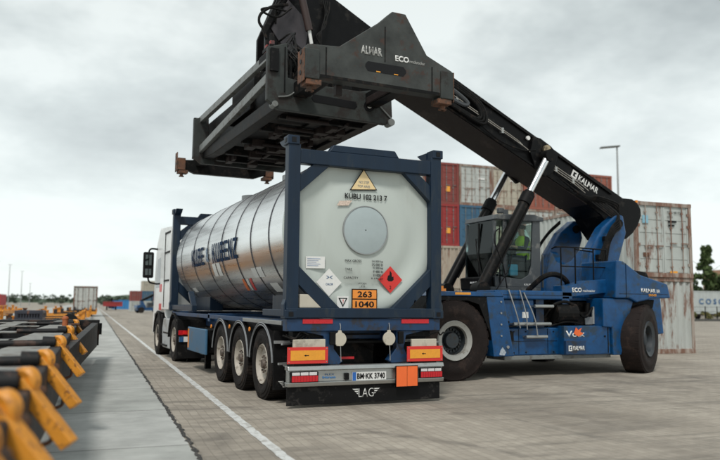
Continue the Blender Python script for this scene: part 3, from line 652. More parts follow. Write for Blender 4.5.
b = B(); b.box(-.245, -.19, -.038, -.035, .35, .47); obj('plate_band', b, mat('plate_blue', (.02, .12, .42), .4), np_)
text('plate_lettering', 'BM·KK 3740', (-.175, -.038, .372), XD, ZD, .44, .082, M_BLK, np_, font_w=.02)
for k in range(1): b = B(); b.box(-.37, -.305, -.06, -.02, .37, .465); obj('lamp_socket', b, M_PLAST, bp_, bevel=.008)
text('lettering', 'FLEX', (-.66, -.024, .44), XD, ZD, .14, .022, M_LBLUE, bp_); text('lettering', 'fritrans', (-.70, -.024, .395), XD, ZD, .20, .035, mat('blue_print', (.03, .20, .50), .5), bp_, font_w=.02)
b = B(); b.box(.42, .78, -.09, -.075, .245, .545); op = obj('hazard_board', b, M_FLUO, bp_)
b = B(); b.box(.42, .425, -.094, -.07, .245, .545); b.box(.775, .78, -.094, -.07, .245, .545); b.box(.42, .78, -.094, -.07, .243, .25); b.box(.42, .78, -.094, -.07, .54, .547); b.box(.6, .604, -.092, -.09, .25, .54); obj('board_frame', b, M_DARK, op)
b = B(); b.box(-1.21, 1.20, .0, .02, .04, .295); mf = obj('mudflap', b, M_PLAST, tr, bevel=.004)
def lag(ox, oz, k, y, par):
    text('mudflap_lettering', 'LAG', (ox+.07*k, y, oz), XD, ZD, .22*k, .115*k, M_LABEL, par, font_w=-.01)
    b = B()
    for i in range(3):
        z = oz+.11*k-i*.028*k; dx = .028*k*i
        b.prism([(ox+dx-.02*k, z), (ox+.06*k, z), (ox+.06*k, z-.014*k), (ox+dx, z-.014*k)], 'y', y-.004, y)
        b.prism([(ox+.36*k-dx+.02*k, z), (ox+.30*k, z), (ox+.30*k, z-.014*k), (ox+.36*k-dx, z-.014*k)], 'y', y-.004, y)
    obj('wing_mark', b, M_LABEL, par)
lag(-.21, .115, 1.08, -.003, mf)
# warning boards
for x0, x1, z0, z1 in ((-1.225, -.63, .61, .835), (.625, 1.225, .60, .82)):
    b = B(); b.box(x0, x1, -.05, -.035, z0, z1); wb = obj('warning_board', b, M_REDD, tr)
    b = B(); b.box(x0+.045, x1-.045, -.054, -.051, z0+.045, z1-.045); obj('yellow_field', b, M_YEL, wb)
    b = B(); [b.cyl((xx, -.057, zz), (xx, -.05, zz), .008, seg=8) for xx in (x0+.022, x1-.022) for zz in (z0+.022, z1-.022)]; obj('screw', b, M_GALV, wb)
    b = B(); b.prism([(x0+.24, z0+.11), (x0+.27, z0+.125), (x0+.27, z0+.115), (x0+.31, z0+.115), (x0+.31, z0+.105), (x0+.27, z0+.105), (x0+.27, z0+.095)], 'y', -.0555, -.054); _obj1('arrow_mark', b, M_BLK, wb)
    b = B(); b.box(x0+.09, x1-.03 if x0 < 0 else x1-.09, -.03, .02, z1-.02, z1+.105); obj('board_bracket', b, M_BEIGE, wb, bevel=.008)
    b = B(); b.box(x0+.1, x1-.1, -.03, .03, z0-.05, z0); obj('bracket_foot', b, M_DARK, wb)
for cx in (-.43, .35):
    b = B(); b.cyl((cx, -.01, .935), (cx, .02, .935), .098, seg=28); b.prism([(cx-.04, 1.0), (cx+.04, 1.0), (cx+.02, 1.06), (cx-.02, 1.06)], 'y', -.008, .018); b.prism([(cx-.05, .84), (cx+.05, .84), (cx+.06, .87), (cx-.06, .87)], 'y', -.007, .017)
    dd = obj('round_tag', b, M_BEIGE, tr, bevel=.004)
    b = B(); b.tube([(cx, .0, 1.05), (cx+.01, .01, 1.12), (cx, .04, 1.2)], .006); b.tube([(cx+.01, .0, .84), (cx+.02, .0, .62)], .006); obj('chain', b, M_GALV, dd)
# black lamp blocks beside the boards, hoses, axles
b = B()
for s in (-1, 1):
    b.box(*sorted((s*.585, s*.50)), -.02, .03, .86, 1.04)
    b.box(*sorted((s*1.1, s*.65)), .1, .3, .95, 1.04)
obj('lamp_block', b, M_PLAST, tr, bevel=.01)
b = B(); b.box(-.38, .38, .6, .62, .5, .95); b.cyl((-.5, .95, .72), (.5, .95, .72), .13); b.cyl((.05, .45, .95), (.3, .5, .8), .06); b.box(-.75, .75, .25, .33, .86, .90); b.box(-.3, .35, .3, 3.8, .98, 1.0); obj('air_tank', b, M_DARK, tr, bevel=.02)
b = B(); b.box(-.62, -.1, .24, .26, .635, .67); obj('red_bar', b, M_REDL, tr)
b = B()
for k in range(7): b.tube([(-1.2+.02*k, .1, 1.0-.03*k), (-1.1+.05*k, .0, .96-.02*k), (-.95+.03*k, .08, 1.02-.02*k)], .008)
b.tube([(-1.25, .1, .99), (-1.12, -.02, .95), (-1.0, .05, 1.04), (-.9, .02, 1.0)], .012); b.tube([(1.05, .05, .98), (1.15, -.02, 1.03), (1.23, .03, .98), (1.3, .05, 1.02)], .012); obj('hose', b, M_DARK, tr)
AX = (1.15, 2.46, 3.77)
for i, yy in enumerate(AX):
    for s in (-1, 1):
        wheel(tr, (s*1.055, yy, .52), (s, 0, 0), .525, .30, .37, M_RUBBER, M_RIMW)
        m_f = arch(tr, 'mudguard', M_PLAST, *sorted((s*1.25, s*.80)), yy, .52, .575, .605, rad(-84), rad(86), 18)
        b = B()
        for r_ in (.62, .588):
            b.tube([(s*1.252, yy-math.sin(rad(a))*r_, .52+math.cos(rad(a))*r_) for a in range(-84, 92, 8)], .009, 5)
        obj('guard_trim', b, mat('grey_trim', (.20, .21, .22), .5), m_f)
        b = B(); b.prism([(yy-math.sin(rad(a))*.60, .52+math.cos(rad(a))*.60) for a in range(-84, 92, 8)], 'x', *sorted((s*.80, s*.815))); obj('guard_wall', b, M_PLAST, m_f)
    b = B(); b.cyl((-.95, yy, .52), (.95, yy, .52), .07); b.box(-.62, -.42, yy-.12, yy+.12, .58, .88); b.box(.42, .62, yy-.12, yy+.12, .58, .88); obj('axle', b, M_DARK, tr)
for s in (-1, 1):
    b = B(); b.box(*sorted((s*1.25, s*.80)), .50, .515, .20, 1.04); fl = obj('spray_flap', b, M_PLAST, tr, bevel=.004)
    if s < 0: lag(-1.16, .235, .8, .498, fl)
    b = B(); b.box(*sorted((s*1.25, s*.7)), .44, .50, .86, .90); b.cyl((s*.9, .46, .7), (s*.9, .40, .7), .02); b.cyl((s*1.1, .46, .55), (s*1.1, .40, .55), .02); b.bar((s*1.24, .3, .585), (s*.8, .45, .585), .03, .03); b.bar((s*1.26, .1, .87), (s*.9, .45, .87), .025, .025); obj('flap_bracket', b, M_GALV, fl)
b = B(); b.box(-1.25, -1.20, 5.0, 6.8, .395, .90); tb = obj('tool_box', b, mat('steel_blue_paint', (.045, .13, .23), .5, dirt=(.1, .12, .14), dirt_amt=.25), tr, bevel=.015)
b = B(); b.box(-1.258, -1.2505, 6.64, 6.74, .45, .86); obj('orange_reflector', b, M_LENS, tb)
b = B(); b.box(-1.19, -.75, 5.2, 6.7, .42, .88); obj('battery_box', b, M_PLAST, tr, bevel=.01)
b = B(); b.box(.72, 1.25, 5.0, 6.8, .395, .90); obj('tool_box', b, M_BLUE2, tr, bevel=.015)
b = B()
for s in (-1, 1): b.box(*sorted((s*.80, s*.92)), 7.0-.6, 7.0-.48, .0, .9); b.box(*sorted((s*.72, s*1.0)), 6.3, 6.62, .30, .34)
b.cyl((-1.0, 4.75, .85), (1.0, 4.75, .85), .16, seg=20); obj('landing_leg', b, M_DARK, tr)
b = B(); b.cyl((-1.24, 4.52, .98), (-1.255, 4.52, .98), .035); b.cyl((-1.24, 1.8, 1.02), (-1.255, 1.8, 1.02), .035); b.cyl((-1.24, 3.1, 1.02), (-1.255, 3.1, 1.02), .035); obj('marker_lamp', b, M_LENS, tr)

# ------------------------------------------------------------------ tractor
tk = thing('truck_tractor', 'white truck tractor pulling the tank trailer, seen from behind', 'truck', (0, 10, 0))
b = B()
for s in (-1, 1): b.box(*sorted((s*.38, s*.46)), 6.6, 12.2, .72, .92)
b.box(-.5, .5, 8.3, 9.2, .92, 1.04); obj('frame', b, M_DARK, tk, bevel=.01)
for s in (-1, 1):
    wheel(tk, (s*1.06, 8.75, .52), (s, 0, 0), .52, .30, .32, M_RUBBER, M_RIMW); wheel(tk, (s*.70, 8.75, .52), (s, 0, 0), .52, .30, .30, M_RUBBER, M_RIMW)
    wheel(tk, (s*1.06, 11.25, .52), (s, 0, 0), .52, .30, .34, M_RUBBER, M_RIMW)
    fdr = arch(tk, 'mudguard', M_PLAST, *sorted((s*1.25, s*.55)), 8.75, .54, .60, .64, rad(-88), rad(80), 16)
    b = B(); b.box(*sorted((s*1.25, s*.52)), 8.10, 8.14, .10, 1.00); b.box(*sorted((s*1.25, s*.52)), 8.12, 8.4, .97, 1.03); fl = obj('rear_flap', b, M_PLAST, tk, bevel=.01)
    b = B(); b.box(*sorted((s*1.22, s*.72)), 8.06, 8.10, .66, .77); lm = obj('tail_lamp', b, M_REDL, tk, bevel=.008)
    b = B(); b.box(*sorted((s*1.12, s*.80)), 8.05, 8.06, .68, .75); obj('lamp_lens', b, mat('bright_red_lens', (.75, .02, .02), .3), lm)
    if s < 0:
        b = B(); b.box(-1.20, -.75, 8.07, 8.09, .50, .62); pp = obj('number_plate', b, M_LABEL, tk)
        b = B(); b.box(-1.20, -1.10, 8.062, 8.068, .50, .62); obj('plate_band', b, M_LBLUE, pp)
    # front mudguard / step / side fairing
    x0, x1 = sorted((s*1.24, s*.8))
    arch(tk, 'mudguard', M_PLAST, x0, x1, 11.25, .54, .60, .66, rad(-85), rad(85), 14)
    b = B(); b.prism([(9.5, .25), (10.5, .25), (10.6, .75), (10.4, 1.02), (9.5, 1.02)], 'x', *sorted((s*1.20, s*.7))); obj('side_fairing', b, mat('light_grey_fairing', (.40, .42, .43), .45, dirt=(.2, .19, .17), dirt_amt=.3), tk, bevel=.03)
    b = B(); b.box(*sorted((s*1.205, s*1.19)), 9.55, 10.4, .62, .66); obj('fairing_seam', b, M_DARK, tk)
b = B(); b.prism([(10.25, .98), (10.25, 3.05), (10.6, 3.45), (11.5, 3.55), (12.15, 3.05), (12.35, 1.8), (12.42, .55), (11.75, .50), (11.72, 1.15), (10.45, 1.15)], 'x', -1.19, 1.19)
cab = obj('cab', b, M_WHITE, tk, bevel=.06, seg=3)
b = B()
for s in (-1, 1):
    b.prism([(11.0, 1.85), (11.95, 1.85), (11.78, 2.65), (11.0, 2.7)], 'x', *sorted((s*1.185, s*1.196)))
b.prism([(-1.1, 1.75), (1.1, 1.75), (1.05, 2.75), (-1.05, 2.75)], 'y', 12.12, 12.33); obj('cab_window', b, mat('dark_window', (.02, .025, .03), .1), cab)
for s in (-1, 1):     # air deflector panels closing the gap to the container
    x0, x1 = sorted((s*1.245, s*1.215))
    b = B(); b.prism([(9.46, 1.25), (10.9, 1.25), (10.9, 3.34), (10.7, 3.46), (9.52, 3.40), (9.46, 3.2)], 'x', x0, x1); dfl = obj('air_deflector', b, M_WHITE, tk, bevel=.008)
    b = B()
    for z in (1.98, 2.72, 3.24): b.box(*sorted((s*1.262, s*1.24)), 9.48, 10.25, z, z+.045)
    b.box(*sorted((s*1.262, s*1.24)), 10.2, 10.215, 1.3, 3.3)
    obj('deflector_hinge', b, M_PLAST, dfl)
    b = B(); b.box(*sorted((s*1.15, s*1.2)), 10.6, 12.0, .55, 1.12); b.box(*sorted((s*1.2, s*1.24)), 9.7, 10.5, .3, .34); obj('entry_step', b, M_PLAST, tk)
    b = B(); b.box(*sorted((s*1.255, s*1.245)), 10.62, 10.95, 1.72, 1.92); b.box(*sorted((s*1.255, s*1.245)), 10.6, 10.95, 1.22, 1.4); obj('red_reflector', b, M_REDL, tk)
    # mirror
    b = B(); b.box(*sorted((s*1.31, s*1.60)), 11.72, 11.86, 2.12, 2.86); mi = obj('mirror', b, M_PLAST, tk, bevel=.04)
    b = B(); b.box(*sorted((s*1.38, s*1.55)), 11.712, 11.722, 2.48, 2.78); b.box(*sorted((s*1.38, s*1.55)), 11.712, 11.722, 2.20, 2.38); obj('mirror_pane', b, M_MIRROR, mi)
    b = B(); b.tube([(s*1.2, 11.8, 2.95), (s*1.4, 11.79, 2.95), (s*1.46, 11.79, 2.84)], .025); b.tube([(s*1.2, 11.8, 1.95), (s*1.4, 11.79, 2.0), (s*1.46, 11.79, 2.14)], .025); obj('mirror_arm', b, M_PLAST, mi)

# ------------------------------------------------------------------ reach stacker
rs = thing('reach_stacker', 'big blue reach stacker with long black boom, its grey spreader held over the tank container', 'reach stacker', (5.4, 4.35, 0))
YN, YF, YC = 2.26, 6.44, 4.35       # near / far side, centre line
HB = .76
for y0, s in ((YN+.24, -1), (YN+.74, -1), (YF-.24, 1), (YF-.74, 1)):
    wheel(rs, (2.88, y0, HB), (0, s, 0), .77, .37, .46, M_RUBBERB, M_RIMG, big=True, nuts=20)
ang = rad(28.5)
for yy, s in ((2.62, -1), (5.95, 1)):
    wheel(rs, (7.82, yy, HB-.03), (math.sin(ang)*(-s), s*math.cos(ang), 0), .76, .38, .46, M_RUBBERB, M_RIMD, big=True, nuts=16, ring=M_RIMD)
b = B(); b.box(2.7, 3.06, 2.9, 5.8, .5, .95); b.box(7.6, 8.0, 3.0, 5.7, .5, .85); obj('axle', b, M_DARK, rs, bevel=.03)
# chassis
b = B()
for y0, y1 in ((3.30, 3.55), (5.15, 5.40)):
    b.prism([(2.3, 1.0), (2.5, 1.72), (8.2, 1.66), (8.4, 1.2), (8.0, .95), (7.0, .75), (6.4, .42), (3.9, .42), (3.5, .9)], 'y', y0, y1)
b.box(2.35, 8.3, 3.55, 5.15, 1.0, 1.55); b.box(5.6, 7.3, 2.9, 5.8, 1.5, 1.62)
obj('chassis', b, M_BLUE, rs, bevel=.02)
# front mudguards with black liner
for y0, y1 in ((2.30, 3.30), (5.40, 6.40)):
    b = B(); b.prism([(2.35, 1.60), (2.45, 1.68), (3.98, 1.70), (4.02, 1.60)], 'y', y0, y1)
    yy0, yy1 = (y0, y0+.05) if y0 < 4 else (y1-.05, y1)
    b.prism([(3.62, 1.60), (4.02, 1.60), (4.26, .44), (3.78, .44)], 'y', y0+.01, y1-.01)
    g = obj('mudguard', b, M_BLUE, rs, bevel=.015)
    b = B(); b.prism([(2.15, 1.30), (2.35, 1.595), (3.6, 1.595), (3.66, 1.50), (3.775, .6), (3.70, .9), (3.45, 1.45), (3.2, 1.52), (2.5, 1.52)], 'y', y0+.02, y1-.02); obj('mudguard_liner', b, M_PLAST, g)
    b = B(); b.box(2.9, 3.25, y0-.003, y0+.01, 1.63, 1.675); obj('warning_strip', b, M_YEL, g)
    b = B(); b.cyl((2.62, y0+.05, 1.79), (2.62, y0+.05, 1.70), .05); b.box(2.55, 2.7, y0, y0+.1, 1.69, 1.74); obj('marker_lamp', b, M_LENS, g)
    b = B(); [b.cyl((3.95, y0-.01, 1.5-.22*k), (3.95, y0+.02, 1.5-.22*k), .018) for k in range(4)]; b.cyl((4.1, y0-.012, .62), (4.1, y0+.02, .62), .03); obj('bolt', b, M_GALV, g)
# middle body: deck, side tank with steps, engine bay
for sg in (-1, 1):
    yo = lambda v: YC+sg*(v-YC)*-1 if sg > 0 else v        # mirror about the centre line for the far side
    def ybox(b, x0, x1, y0, y1, z0, z1): b.box(x0, x1, *sorted((yo(y0), yo(y1))), z0, z1)
    b = B(); ybox(b, 4.03, 6.0, 2.62, 3.3, 1.56, 1.74); ybox(b, 4.03, 5.05, 2.70, 3.3, .98, 1.56); ybox(b, 4.10, 6.55, 2.66, 3.3, .42, .98); body = obj('side_tank', b, M_BLUE, rs, bevel=.025)
    b = B(); ybox(b, 4.2, 6.95, 2.56, 3.2, .34, .42); obj('lower_rail', b, M_LGREY, body, bevel=.01)
    b = B(); ybox(b, 5.1, 5.3, 2.7, 2.8, .98, 1.56); obj('recess_edge', b, M_BLUE2, body)
    for z, x0, x1 in ((1.42, 4.95, 5.42), (1.06, 4.42, 5.35), (.80, 4.72, 5.25)):
        b = B(); b.cyl((x0, yo(2.55), z), (x1, yo(2.55), z), .035, seg=10); ybox(b, x0, x1, 2.56, 2.68, z-.01, z+.02); obj('step', b, M_ALU, body)
    b = B(); b.tube([(4.35, yo(2.6), 1.75), (4.45, yo(2.50), 1.3), (4.55, yo(2.50), .98)], .014); b.tube([(4.62, yo(2.6), 1.75), (4.70, yo(2.50), 1.25), (4.72, yo(2.50), .95)], .012); b.tube([(4.72, yo(2.6), 1.70), (4.9, yo(2.50), 1.2), (4.98, yo(2.50), .82)], .014); obj('grab_rail', b, M_GALV if sg < 0 else M_DARK, body)
    b = B(); b.prism([(4.38, .72), (4.46, .72), (4.46, .88), (4.42, .92), (4.38, .88)], 'y', *sorted((yo(2.60), yo(2.66)))); ybox(b, 4.28, 4.36, 2.6, 2.7, 1.08, 1.12); ybox(b, 4.32, 4.52, 2.58, 2.66, 1.0, 1.03); obj('latch', b, M_DARK, body)
    b = B(); ybox(b, 5.3, 6.8, 2.9, 3.3, .98, 1.56)
    b.cyl((5.55, yo(2.75), 1.28), (6.1, yo(2.75), 1.28), .23, seg=20); ybox(b, 6.15, 6.5, 2.75, 3.0, 1.02, 1.3); b.cyl((6.55, yo(2.8), 1.0), (6.55, yo(2.8), 1.5), .06)
    obj('engine', b, M_DARK, rs, bevel=.01)
    b = B(); b.tube([(5.3, yo(2.8), 1.1), (5.5, yo(2.62), 1.45), (5.9, yo(2.6), 1.5), (6.3, yo(2.62), 1.2), (6.6, yo(2.7), 1.4)], .03); b.tube([(5.4, yo(2.7), 1.0), (5.8, yo(2.58), 1.1), (6.2, yo(2.6), 1.05)], .02); obj('hose', b, M_DARK, rs)
    b = B(); b.cyl((6.62, yo(2.70), 1.05), (6.62, yo(2.70), 1.42), .035); b.box(6.4, 6.6, *sorted((yo(2.7), yo(2.72))), 1.04, 1.2); obj('filter', b, M_GALV, rs)
    if sg < 0:
        b = B()
        for x in (4.62, 5.35, 5.9): b.box(x, x+.008, 2.653, 2.66, .45, .96)
        b.box(4.12, 5.6, 2.653, 2.66, .705, .712); b.box(4.06, 5.9, 2.613, 2.62, 1.645, 1.652); b.box(7.2, 7.208, 2.312, 2.32, 1.62, 2.36); b.box(7.0, 8.4, 2.312, 2.32, 1.70, 1.706)
        for x in (4.2, 4.5, 4.8, 5.5, 5.75): b.cyl((x, 2.66, .9), (x, 2.645, .9), .014, seg=8); b.cyl((x, 2.66, .48), (x, 2.645, .48), .014, seg=8)
        _obj1('panel_seam', b, M_DARK, body)
        b = B(); b.box(4.15, 4.3, 2.655, 2.66, 1.3, 1.42) if False else b.box(4.75, 4.9, 2.692, 2.70, 1.18, 1.30); b.box(6.2, 6.34, 2.652, 2.66, .8, .9); _obj1('warning_sticker', b, M_LABEL, body)
        b = B(); b.prism([(3.98, .62), (4.06, .52), (4.02, .46), (3.9, .47), (3.93, .56)], 'y', 2.303, 2.309);  _obj1('scuffed_paint', b, mat('bare_scuff', (.35, .40, .45), .6, var=.4, scale=30), body)
    # battery box with lettering, panel towards the rear wheel
    b = B(); ybox(b, 5.62, 6.86, 2.46, 3.3, .42, 1.02); bx_ = obj('battery_box', b, M_BLUE, rs, bevel=.02)
    b = B(); ybox(b, 5.60, 6.12, 2.38, 2.46, .44, .72); obj('box_step', b, M_BLUE2, bx_, bevel=.01)
    b = B(); ybox(b, 6.78, 6.80, 2.452, 2.46, .45, 1.0); b.cyl((6.7, yo(2.455), .8), (6.7, yo(2.44), .8), .02); obj('box_seam', b, M_DARK, bx_)
    if sg < 0:
        text('lettering', 'Vo.x', (5.66, 2.455, .79), XD, ZD, .50, .13, M_LABEL, bx_, font_w=.02)
        eplate([(5.86, .86), (5.98, .80), (6.12, .86), (6.03, .90), (6.07, .98), (5.98, .93), (5.92, .99)], mat('flame_orange', (.8, .14, .03), .4), 2.448, 'flame_mark', bx_)
        text('lettering', 'KALMAR', (5.78, 2.375, .52), XD, ZD, .30, .09, M_LABEL, bx_, font_w=.03); eplate([(5.66, .51), (5.75, .51), (5.75, .62), (5.66, .62)], M_LABEL, 2.378, 'logo_square', bx_); eplate([(5.685, .535), (5.735, .535), (5.70, .565), (5.735, .6), (5.685, .6)], M_BLUE2, 2.371, 'logo_mark', bx_, .003)
    b = B(); b.prism([(6.62, 1.60), (7.50, 1.60), (7.36, 1.25), (7.10, .40), (6.88, .40), (6.86, .98), (6.62, 1.0)], 'y', *sorted((yo(2.40), yo(3.3)))); obj('rear_panel', b, M_BLUE, rs, bevel=.02)
    # upper platform with railing, in front of the boom tower
    b = B(); b.prism([(5.72, 1.64), (5.95, 1.62), (6.95, 1.72), (7.0, 2.02), (6.4, 1.98), (5.95, 1.86), (5.72, 1.86)], 'y', *sorted((yo(2.62), yo(2.92)))); ybox(b, 5.72, 5.92, 2.62, 2.9, 1.16, 1.64); pf = obj('platform', b, M_BLUE, rs, bevel=.015)
    if sg < 0: text('lettering', 'ECO', (5.98, 2.61, 1.72), XD, (0, 0, 1), .26, .10, M_LABEL, pf, font_w=.04); text('lettering', 'reachstacker', (6.27, 2.61, 1.735), XD, ZD, .33, .05, M_LABEL, pf)
    b = B(); q = yo(2.66); k_ = yo(2.95)
    for x in (5.74, 6.12, 6.62, 6.98): b.tube([(x, q, 1.85), (x, q, 2.66)], .017)
    b.tube([(5.74, k_, 2.66), (5.74, q, 2.68), (6.98, q, 2.66)], .017); b.tube([(5.74, q, 2.27), (6.98, q, 2.27)], .014); b.tube([(6.12, q, 2.64), (6.62, q, 2.60)], .015); obj('railing', b, M_BLACKP, rs)
# tower carrying the boom
prof = [(7.12, 1.58), (7.16, 2.3), (7.26, 2.72), (7.66, 3.28), (8.10, 3.60), (8.29, 3.58), (8.37, 3.17), (8.02, 2.2), (8.0, 1.58)]
for y0, y1 in ((3.46, 3.74), (4.96, 5.24)):
    b = B(); b.prism(prof, 'y', y0, y1); twr = obj('tower_plate', b, M_BLUE, rs, bevel=.03)
    b = B(); b.cyl((8.14, y0-.04, 3.38), (8.14, y1+.04, 3.38), .10, seg=20); obj('pivot_pin', b, M_DARK, twr)
fr_ = [(7.14, 3.74, 1.6), (7.14, 4.96, 1.6), (7.18, 4.96, 2.3), (7.30, 4.96, 2.78), (7.28, 4.82, 2.72), (7.22, 4.62, 2.50), (7.20, 4.35, 2.42), (7.22, 4.08, 2.50), (7.28, 3.88, 2.72), (7.30, 3.74, 2.78), (7.18, 3.74, 2.3)]
b = B(); b.loft(fr_, [(x+.2, y, z) for x, y, z in fr_])
obj('tower_front', b, M_BLUE, rs, bevel=.01)
b = B()
for k in range(5): b.tube([(7.38+.03*k, 3.42, 1.7), (7.40+.04*k, 3.38-.02*k, 2.3), (7.58+.04*k, 3.36, 2.85), (7.85, 3.38-.02*k, 3.28-.04*k), (8.12, 3.42, 3.55-.05*k), (8.0-.1*k, 3.75, 3.9)], .024)
b.tube([(5.35, 3.3, 1.75), (5.55, 3.0, 2.05), (5.85, 2.95, 2.1), (6.15, 3.0, 1.98), (6.3, 3.1, 1.75)], .06, 8)
for k in range(3): b.tube([(7.05-.03*k, 5.27, 1.9), (7.08-.03*k, 5.27, 2.35), (7.18-.03*k, 5.27, 2.80), (7.5, 5.27, 3.22+.03*k), (7.9, 5.26, 3.55+.03*k)], .02)
obj('hose', b, M_DARK, rs)
b = B(); b.box(7.4, 7.62, 3.34, 3.46, 2.5, 2.62); b.box(7.38, 7.6, 3.34, 3.46, 2.1, 2.25); b.box(7.36, 7.56, 3.32, 3.46, 1.75, 1.9); b.box(7.6, 7.72, 3.34, 3.44, 2.95, 3.05); obj('hose_clamp', b, M_PLAST, rs, bevel=.01)
# counterweight and rear hood
b = B(); b.prism([(6.90, 1.605), (6.95, 2.42), (7.15, 2.40), (7.62, 2.12), (8.42, 1.93), (8.50, 1.62), (7.95, 1.60), (7.50, 1.52), (7.3, 1.605)], 'y', 2.32, 3.44); b.prism([(6.90, 1.605), (6.95, 2.42), (7.15, 2.40), (7.62, 2.12), (8.42, 1.93), (8.50, 1.62), (7.95, 1.60), (7.50, 1.52), (7.3, 1.605)], 'y', 5.26, 6.38)
b.prism([(8.25, .7), (8.25, 2.1), (9.1, 1.95), (9.2, .8)], 'y', 3.2, 5.5); cw = obj('counterweight', b, M_BLUE, rs, bevel=.03)
b = B(); b.prism([(7.45, 1.5), (7.9, 1.585), (8.2, 1.585), (8.15, 1.4), (7.5, 1.3)], 'y', 2.5, 3.4); b.prism([(7.6, 2.15), (7.7, 2.26), (8.2, 2.2), (8.3, 2.0)], 'y', 2.7, 3.2); obj('black_cover', b, M_PLAST, cw, bevel=.02)
text('lettering', 'KALMAR', (7.62, 2.312, 1.745), (1, 0, -.04), ZD, .42, .085, M_LABEL, cw, font_w=.03); text('lettering', 'BR', (8.07, 2.312, 1.735), XD, ZD, .10, .07, M_LABEL, cw); text('lettering', 'DRG450', (7.84, 2.312, 1.655), XD, ZD, .22, .05, M_YEL, cw, font_w=.02)
# boom
BD = Vector((-.895, 0, .446)).normalized(); BU = Vector((.446, 0, .895)).normalized()
def bz_top(x): return 7.74-.497*(x-1.14)
def bz_low(x): return 6.15-.475*(x-2.74)
b = B(); b.prism([(2.45, bz_top(2.45)), (8.7, bz_top(8.7)+.10), (9.0, 4.08), (9.18, 3.98), (9.27, 3.84), (9.28, 3.68), (9.16, 3.42), (8.98, 3.22), (8.78, 3.08), (8.58, 3.03), (8.38, 3.1), (8.2, 3.3), (8.0, 3.6), (7.6, bz_low(7.6)), (2.3, bz_low(2.3)+.05)], 'y', 3.87, 4.83)
bo = obj('boom', b, M_BLACKP, rs, bevel=.02)
b = B(); b.prism([(2.32, bz_low(2.32)+.03), (7.55, bz_low(7.55)-.002), (7.55, bz_low(7.55)-.022), (2.32, bz_low(2.32)+.012)], 'y', 3.86, 4.84); obj('boom_underside', b, M_UNDER, bo)
b = B(); b.prism([(2.4, bz_top(2.4)+.03), (8.3, bz_top(8.3)+.035), (8.3, bz_top(8.3)-.04), (2.4, bz_top(2.4)-.035)], 'y', 3.82, 4.88); b.prism([(2.36, bz_low(2.36)+.03), (7.0, bz_low(7)+.01), (7.0, bz_low(7)+.055), (2.36, bz_low(2.36)+.085)], 'y', 3.835, 4.865); obj('boom_flange', b, M_DARK, bo)
b = B(); b.prism([(.2, bz_top(.2)-.10), (2.6, bz_top(2.6)-.09), (2.6, bz_low(2.6)+.11), (.2, bz_low(.2)+.10)], 'y', 3.95, 4.75); obj('inner_boom', b, M_DARK, rs, bevel=.02)
b = B()
for x in (2.42, 2.0): b.prism([(x, bz_top(x)+.045), (x+.14, bz_top(x+.14)+.045), (x-.14, bz_low(x-.1)-.04), (x-.28, bz_low(x-.2)-.04)], 'y', 3.80, 4.90) if x > 2.2 else b.prism([(x, bz_top(x)-.05), (x+.06, bz_top(x+.06)-.05), (x-.2, bz_low(x-.2)+.05), (x-.26, bz_low(x-.26)+.05)], 'y', 3.90, 4.80)
obj('boom_collar', b, M_DARK, bo, bevel=.01)
def bp3(x, f, y=3.85): return (x, y, bz_low(x)+(bz_top(x)-bz_low(x))*f)        # point on the boom side: x, fraction of depth
b = B()
for f, x0, x1 in ((.50, 3.3, 5.3), (.44, 3.3, 5.5), (.50, 6.35, 7.2), (.42, 6.35, 7.05), (.34, 6.4, 7.1)):
    b.tube([bp3(x0, f, 3.80), bp3(x1, f, 3.80), bp3(x1+.35, f-.05, 3.80)], .014)
obj('hydraulic_pipe', b, M_CHROME, bo)
b = B(); [b.box(p[0]-.03, p[0]+.03, 3.79, 3.87, p[2]-.06, p[2]+.06) for p in (bp3(3.9, .47), bp3(4.5, .47), bp3(5.1, .47), bp3(6.6, .42), bp3(7.1, .42))]; obj('pipe_clamp', b, M_ALU, bo)
b = B()
for k in range(3):
    b.tube([bp3(2.9, .72+.07*k, 3.78), bp3(3.9, .74+.07*k, 3.77), bp3(4.35+.06*k, .70+.05*k, 3.76), bp3(4.5+.07*k, .45, 3.76), bp3(4.35+.06*k, .25-.03*k, 3.77), bp3(3.7, .22-.03*k, 3.78), bp3(2.9, .22-.03*k, 3.78)], .038, 8)
b.tube([bp3(4.4, .2, 3.8), bp3(5.0, .08, 3.78), bp3(5.6, .25, 3.78), bp3(6.0, .55, 3.78)], .02)
for k in range(6):
    b.tube([bp3(6.7+.1*k, .20-.03*k, 3.80), bp3(7.3+.05*k, .08+.03*k, 3.76), bp3(7.75, .12+.05*k, 3.76-.02*k), bp3(8.15+.05*k, .2+.1*k, 3.78), (8.5, 3.80, 3.5+.06*k)], .018)
obj('hose', b, M_DARK, bo)
b = B(); b.tube([bp3(2.9, .60, 3.78), bp3(3.8, .62, 3.77), bp3(4.15, .52, 3.76), bp3(3.9, .36, 3.77), bp3(2.9, .32, 3.78)], .05, 8); obj('hose_guard', b, mat('grey_hose', (.05, .055, .06), .4), bo)
b = B(); b.prism([(5.95, bz_top(5.95)-.02), (6.15, bz_top(6.15)+.05), (6.45, bz_top(6.45)+.04), (6.65, bz_top(6.65)-.05), (6.5, 4.52), (6.25, 4.40), (5.98, 4.62), (5.85, 4.95)], 'y', 3.78, 3.868); b.prism([(5.95, bz_top(5.95)-.02), (6.15, bz_top(6.15)+.05), (6.45, bz_top(6.45)+.04), (6.65, bz_top(6.65)-.05), (6.5, 4.52), (6.25, 4.40), (5.98, 4.62), (5.85, 4.95)], 'y', 4.832, 4.92)
brk = obj('cylinder_bracket', b, M_BLACKP, bo, bevel=.01)
